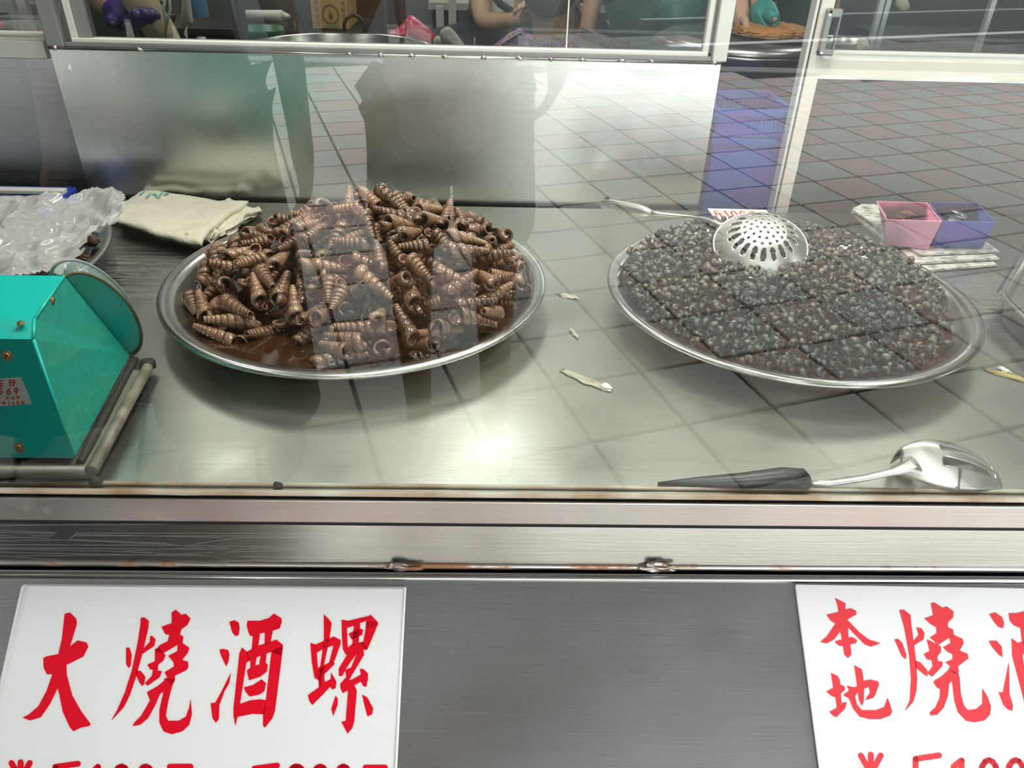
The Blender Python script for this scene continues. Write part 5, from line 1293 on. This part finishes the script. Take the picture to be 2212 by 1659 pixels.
# kitchen people
yk = 2.25
person('worker in dark green with a purple glove behind the rear window', (P3(200, 50, 2.6).x, 2.70, 0), pi, H=1.66,
       over={'elr': P3(185, -30, 2.32), 'shr': P3(175, -150, 2.6), 'wrr': P3(258, 34, 2.16), 'par': P3(285, 43, 2.12), 'ell': (P3(330, 0, 2.4).x, 2.36, 1.08), 'wrl': (P3(340, 0, 2.4).x, 2.22, 1.2), 'pal': (P3(330, 0, 2.4).x, 2.17, 1.25)},
       top=M['green_dark'], bottom=M['green_dark'], leg=1.9, sleeve=.3, shoe=M['blackp'], hair=M['hairb'], glove={'r': M['purple_glove']}, flare=.05)
pw = P3(1192, 88, 2.62)
person('grey-haired person in purple floral blouse with their back to the window', (pw.x, 2.68, pw.z - .93 * 1.66 / 1.7), 0, H=1.66, sit=1, over={'shl': (P3(1078, 138, 2.66), .066), 'shr': (P3(1308, 140, 2.66), .066), 'clal': (P3(1120, 106, 2.66), .058), 'clar': (P3(1260, 107, 2.66), .058), 'ell': P3(1050, 300, 2.6), 'elr': P3(1340, 300, 2.6), 'chest': (P3(1190, 190, 2.68), .12), 'neckb': (P3(1190, 112, 2.65), .060), 'neck': (P3(1189, 55, 2.64), .054), 'head': (P3(1188, -20, 2.62), .085), 'crown': (P3(1188, -48, 2.61), .080)}, hair_len=.012,
       top=M['floral'], bottom=M['navy'], leg=1.9, sleeve=.6, shoe=M['blackp'], hair=M['hairg'])
pv = P3(1085, 60, 3.2)
tw_, _ = person('woman in a white top with folded forearm, beyond the grey-haired person', (pv.x, 3.35, P3(1085, 100, 3.2).z - .52), pi - 1.0, H=1.62, sit=1,
       over={'shr': P3(1035, -60, 3.2), 'elr': P3(1042, 48, 3.06), 'wrr': P3(1120, 42, 2.96), 'par': P3(1150, 30, 2.94), 'shl': P3(1150, -60, 3.2), 'ell': P3(1175, 20, 3.15), 'wrl': P3(1165, 20, 3.0), 'pal': P3(1150, 10, 2.95)},
       top=M['white_cloth'], bottom=M['navy'], leg=1.9, sleeve=.25, shoe=M['blackp'], hair=M['hairb'])
o = MB().tube([P3(1060, -20, 3.02), P3(1080, 8, 3.0), P3(1110, 28, 2.98), P3(1135, 38, 3.02)], .014, 8).build('shoulder_strap', M['navy'], tw_)
pg = P3(1440, 60, 2.7)
tg, _ = person('worker in a dark green outfit standing at the right end of the rear window', (pg.x, 2.72, 0), pi * .9, H=1.7, top=M['green_dark'], bottom=M['green_dark'], leg=1.9, sleeve=.95, shoe=M['blackp'], hair=M['hairb'], flare=.06)
thing_lump('apron', [(1408, -40), (1500, -40), (1532, 20), (1538, 110), (1500, 180), (1400, 190), (1345, 140), (1372, 70)], 2.56, .05, M['green_dark'], '', '', 4, .02, parent=tg)
thing_lump('plastic_sheet', [(1412, -30), (1520, -30), (1530, 20), (1515, 40), (1490, 62), (1450, 72), (1414, 76)], 2.44, .03, M['umb'], 'glossy teal plastic bag hanging in front of the dark green apron', 'bag', 9, .02)
pr = P3(1600, 0, 2.3)
person('worker reaching with a teal gloved hand into the orange food bowl', (P3(1740, 0, 2.9).x, 2.95, 0), pi, H=1.66,
       over={'elr': P3(1590, -70, 2.5), 'ell': P3(1628, -60, 2.45), 'wrl': P3(1650, 36, 2.16), 'pal': P3(1657, 62, 2.13), 'wrr': P3(1596, 20, 2.2), 'par': P3(1598, 60, 2.18)},
       top=M['green_dark'], bottom=M['navy'], leg=1.9, sleeve=.4, shoe=M['blackp'], hair=M['hairb'], glove={'l': M['teal_glove']})
# pots and bowl in the gap
def potat(label, px, pyrim, y, R, h, mat='potgrey', name='stock_pot'):
    c = P3(px, pyrim, y - R); ct = (c.x, y, c.z - h)
    t = empty(name, label, 'pot', ct)
    MB().lathe([(0, .006), (R * .93, .006), (R * .97, .02), (R - .002, h - .003), (R + .004, h), (R + .009, h - .002), (R + .004, h - .008), (R * .98, .01), (R * .94, 0), (0, 0)], ct, 72).build('vessel', M[mat], t, smooth=True)
    for s in (-1, 1): MB().tube([(ct[0] + s * R, y - .03, c.z - .04), (ct[0] + s * (R + .03), y - .02, c.z - .04), (ct[0] + s * (R + .03), y + .02, c.z - .04), (ct[0] + s * R, y + .03, c.z - .04)], .005, 8).build('handle', M[mat], t)
    return ct
ctp = potat('wide steel pot under the orange food bowl, in the gap left of the door', 1655, 126, 2.18, .22, .22)
lid = empty('pot_lid', 'steel lid lying on the wide pot under the orange food bowl', 'lid', (ctp[0], ctp[1], ctp[2] + .22))
MB().lathe([(.225, .003), (.23, .006), (.2, .022), (.1, .03), (0, .033)], (ctp[0], ctp[1], ctp[2] + .218), 72).build('cover', M['potgrey'], lid, smooth=True)
cb = P3(1700, 100, 2.0); bw = empty('food_bowl', 'steel bowl of orange shredded food under the teal gloved hand', 'bowl', (cb.x, 2.13, ctp[2] + .255))
zb_ = ctp[2] + .252; zr = P3(1700, 84, 2.02).z - zb_; 
MB().lathe([(0, 0), (.06, 0), (.105, zr * .7), (.118, zr), (.121, zr), (.108, zr * .68), (.062, -.003), (0, -.003)], (cb.x, 2.13, zb_), 56).build('bowl', M['dish'], bw, smooth=True)
mb = MB(); bmesh.ops.create_icosphere(mb.bm, subdivisions=5, radius=1)
for v in mb.bm.verts:
    k = 1 + .12 * noise.noise(v.co * 9) + .08 * noise.noise(v.co * 22); v.co = Vector((cb.x + v.co.x * .098 * k, 2.13 + v.co.y * .098 * k, zb_ + zr * .62 + max(v.co.z, -.3) * .022 * k))
fo = mb.build('orange_food', M['orange_food'], smooth=True); setp(fo, 'heap of orange shredded food in the steel bowl', 'food', None, 'stuff')
potat('grey pot behind the right door pane, beside the latch', 1838, 92, 2.05, .055, .08)
thing_lump('yellow_bag', [(1852, 88), (1868, 78), (1880, 90), (1880, 130), (1845, 130)], 1.98, .02, M['cloth'], 'small cream bag beside the grey pot behind the right door pane', 'bag', 2)
for px, lab in ((1892, 'thin steel upright tube behind the right door pane, left one'), (1906, 'thin steel upright tube behind the right door pane, right one'), (2130, 'slim grey upright bar behind the right door pane, near the picture edge')):
    a = P3(px, 60, 2.1); o = MB().b2((a.x - .006, 2.1, .3), (a.x + .006, 2.115, 2.2)).build('upright_tube', M['alu']); setp(o, lab, 'tube')
o = MB().b2((P3(1935, 90, 3.0).x, 3.0, .3), (2.95, 3.4, P3(2050, 92, 3.0).z)).build('low_cabinet', M['dark']); setp(o, 'dark low cabinet far behind the right door pane', 'cabinet')
thing_lump('yellow_bag', [(1930, -8), (1965, -8), (1968, 26), (1932, 30)], 2.6, .02, plain('pale_yellow_print_bag', (.55, .55, .35), .6), 'pale yellow printed bag hanging high behind the right door pane', 'bag', 7)
# stacked blue crates in the gap
def crate(label, x0, x1, y0, y1, zb_, h, slot=(.25, .75)):
    t = empty('blue_crate', label, 'crate', ((x0 + x1) / 2, (y0 + y1) / 2, zb_), 'stacked blue crates')
    mt = M['crate']
    MB().b2((x0 + .01, y0 + .01, zb_), (x1 - .01, y1 - .01, zb_ + .006)).build('base', mt, t)
    mb = MB()
    for a, b_ in (((x0 - .006, y0 - .006), (x1 + .006, y0 + .004)), ((x0 - .006, y1 - .004), (x1 + .006, y1 + .006)), ((x0 - .006, y0), (x0 + .004, y1)), ((x1 - .004, y0), (x1 + .006, y1))):
        mb.b2((*a, zb_ + h - .012), (*b_, zb_ + h))
    mb.build('rim', mt, t)
    mb = MB()
    for a, b_ in (((x0, y0), (x1, y0 + .004)), ((x0, y1 - .004), (x1, y1)), ((x0, y0), (x0 + .004, y1)), ((x1 - .004, y0), (x1, y1))):
        mb.b2((*a, zb_), (*b_, zb_ + h * slot[0])); mb.b2((*a, zb_ + h * slot[1]), (*b_, zb_ + h - .012))
    mb.build('side_wall', mt, t)
    n = 13
    for k in range(n + 1):
        x = x0 + .01 + (x1 - x0 - .02) * k / n
        for yy in (y0, y1 - .004): MB().b2((x - .0035, yy, zb_ + h * slot[0]), (x + .0035, yy + .004, zb_ + h * slot[1])).build('slat', mt, t)
    for k in range(9):
        yy = y0 + (y1 - y0) * k / 8
        for x in (x0, x1 - .004): MB().b2((x, yy - .004, zb_ + h * slot[0]), (x + .004, yy + .004, zb_ + h * slot[1])).build('slat', mt, t)
yc_ = 1.69
cx0, cx1 = P3(1540, 300, yc_).x, P3(1690, 300, yc_).x + .012
zt1 = P3(1620, 237, yc_).z; zt2 = P3(1620, 294, yc_).z
crate('topmost blue plastic crate of the stack in the gap left of the door', cx0, cx1, yc_, yc_ + .19, zt2 - .002, zt1 - zt2 + .002, (.25, .7))
crate('middle blue plastic crate of the stack in the gap left of the door', cx0 + .004, cx1 - .004, yc_ + .003, yc_ + .187, zt2 - .27, .265, (.12, .42))
crate('lowest blue plastic crate of the stack in the gap left of the door', cx0, cx1, yc_, yc_ + .19, .0, zt2 - .275, (.3, .7))
# seats for the two seated people
for (c, y_, zz, lab) in ((pw, 2.70, pw.z - .93 * 1.66 / 1.7 + .31, 'stool under the grey-haired person'), (pv, 3.37, P3(1085, 100, 3.2).z - .52 + .31, 'stool under the woman in white')):
    s_ = empty('stool', lab, 'stool', (c.x, y_, 0))
    MB().lathe([(0, 0), (.16, 0), (.165, -.015), (.15, -.03), (0, -.03)], (c.x, y_, zz), 32).build('seat', M['blackp'], s_)
    for a in range(4):
        dx_, dy_ = .13 * cos(a * pi / 2 + pi / 4), .13 * sin(a * pi / 2 + pi / 4); MB().tube([(c.x + dx_ * .8, y_ + dy_ * .8, zz - .03), (c.x + dx_, y_ + dy_, 0)], .011, 8).build('leg', M['alud'], s_)
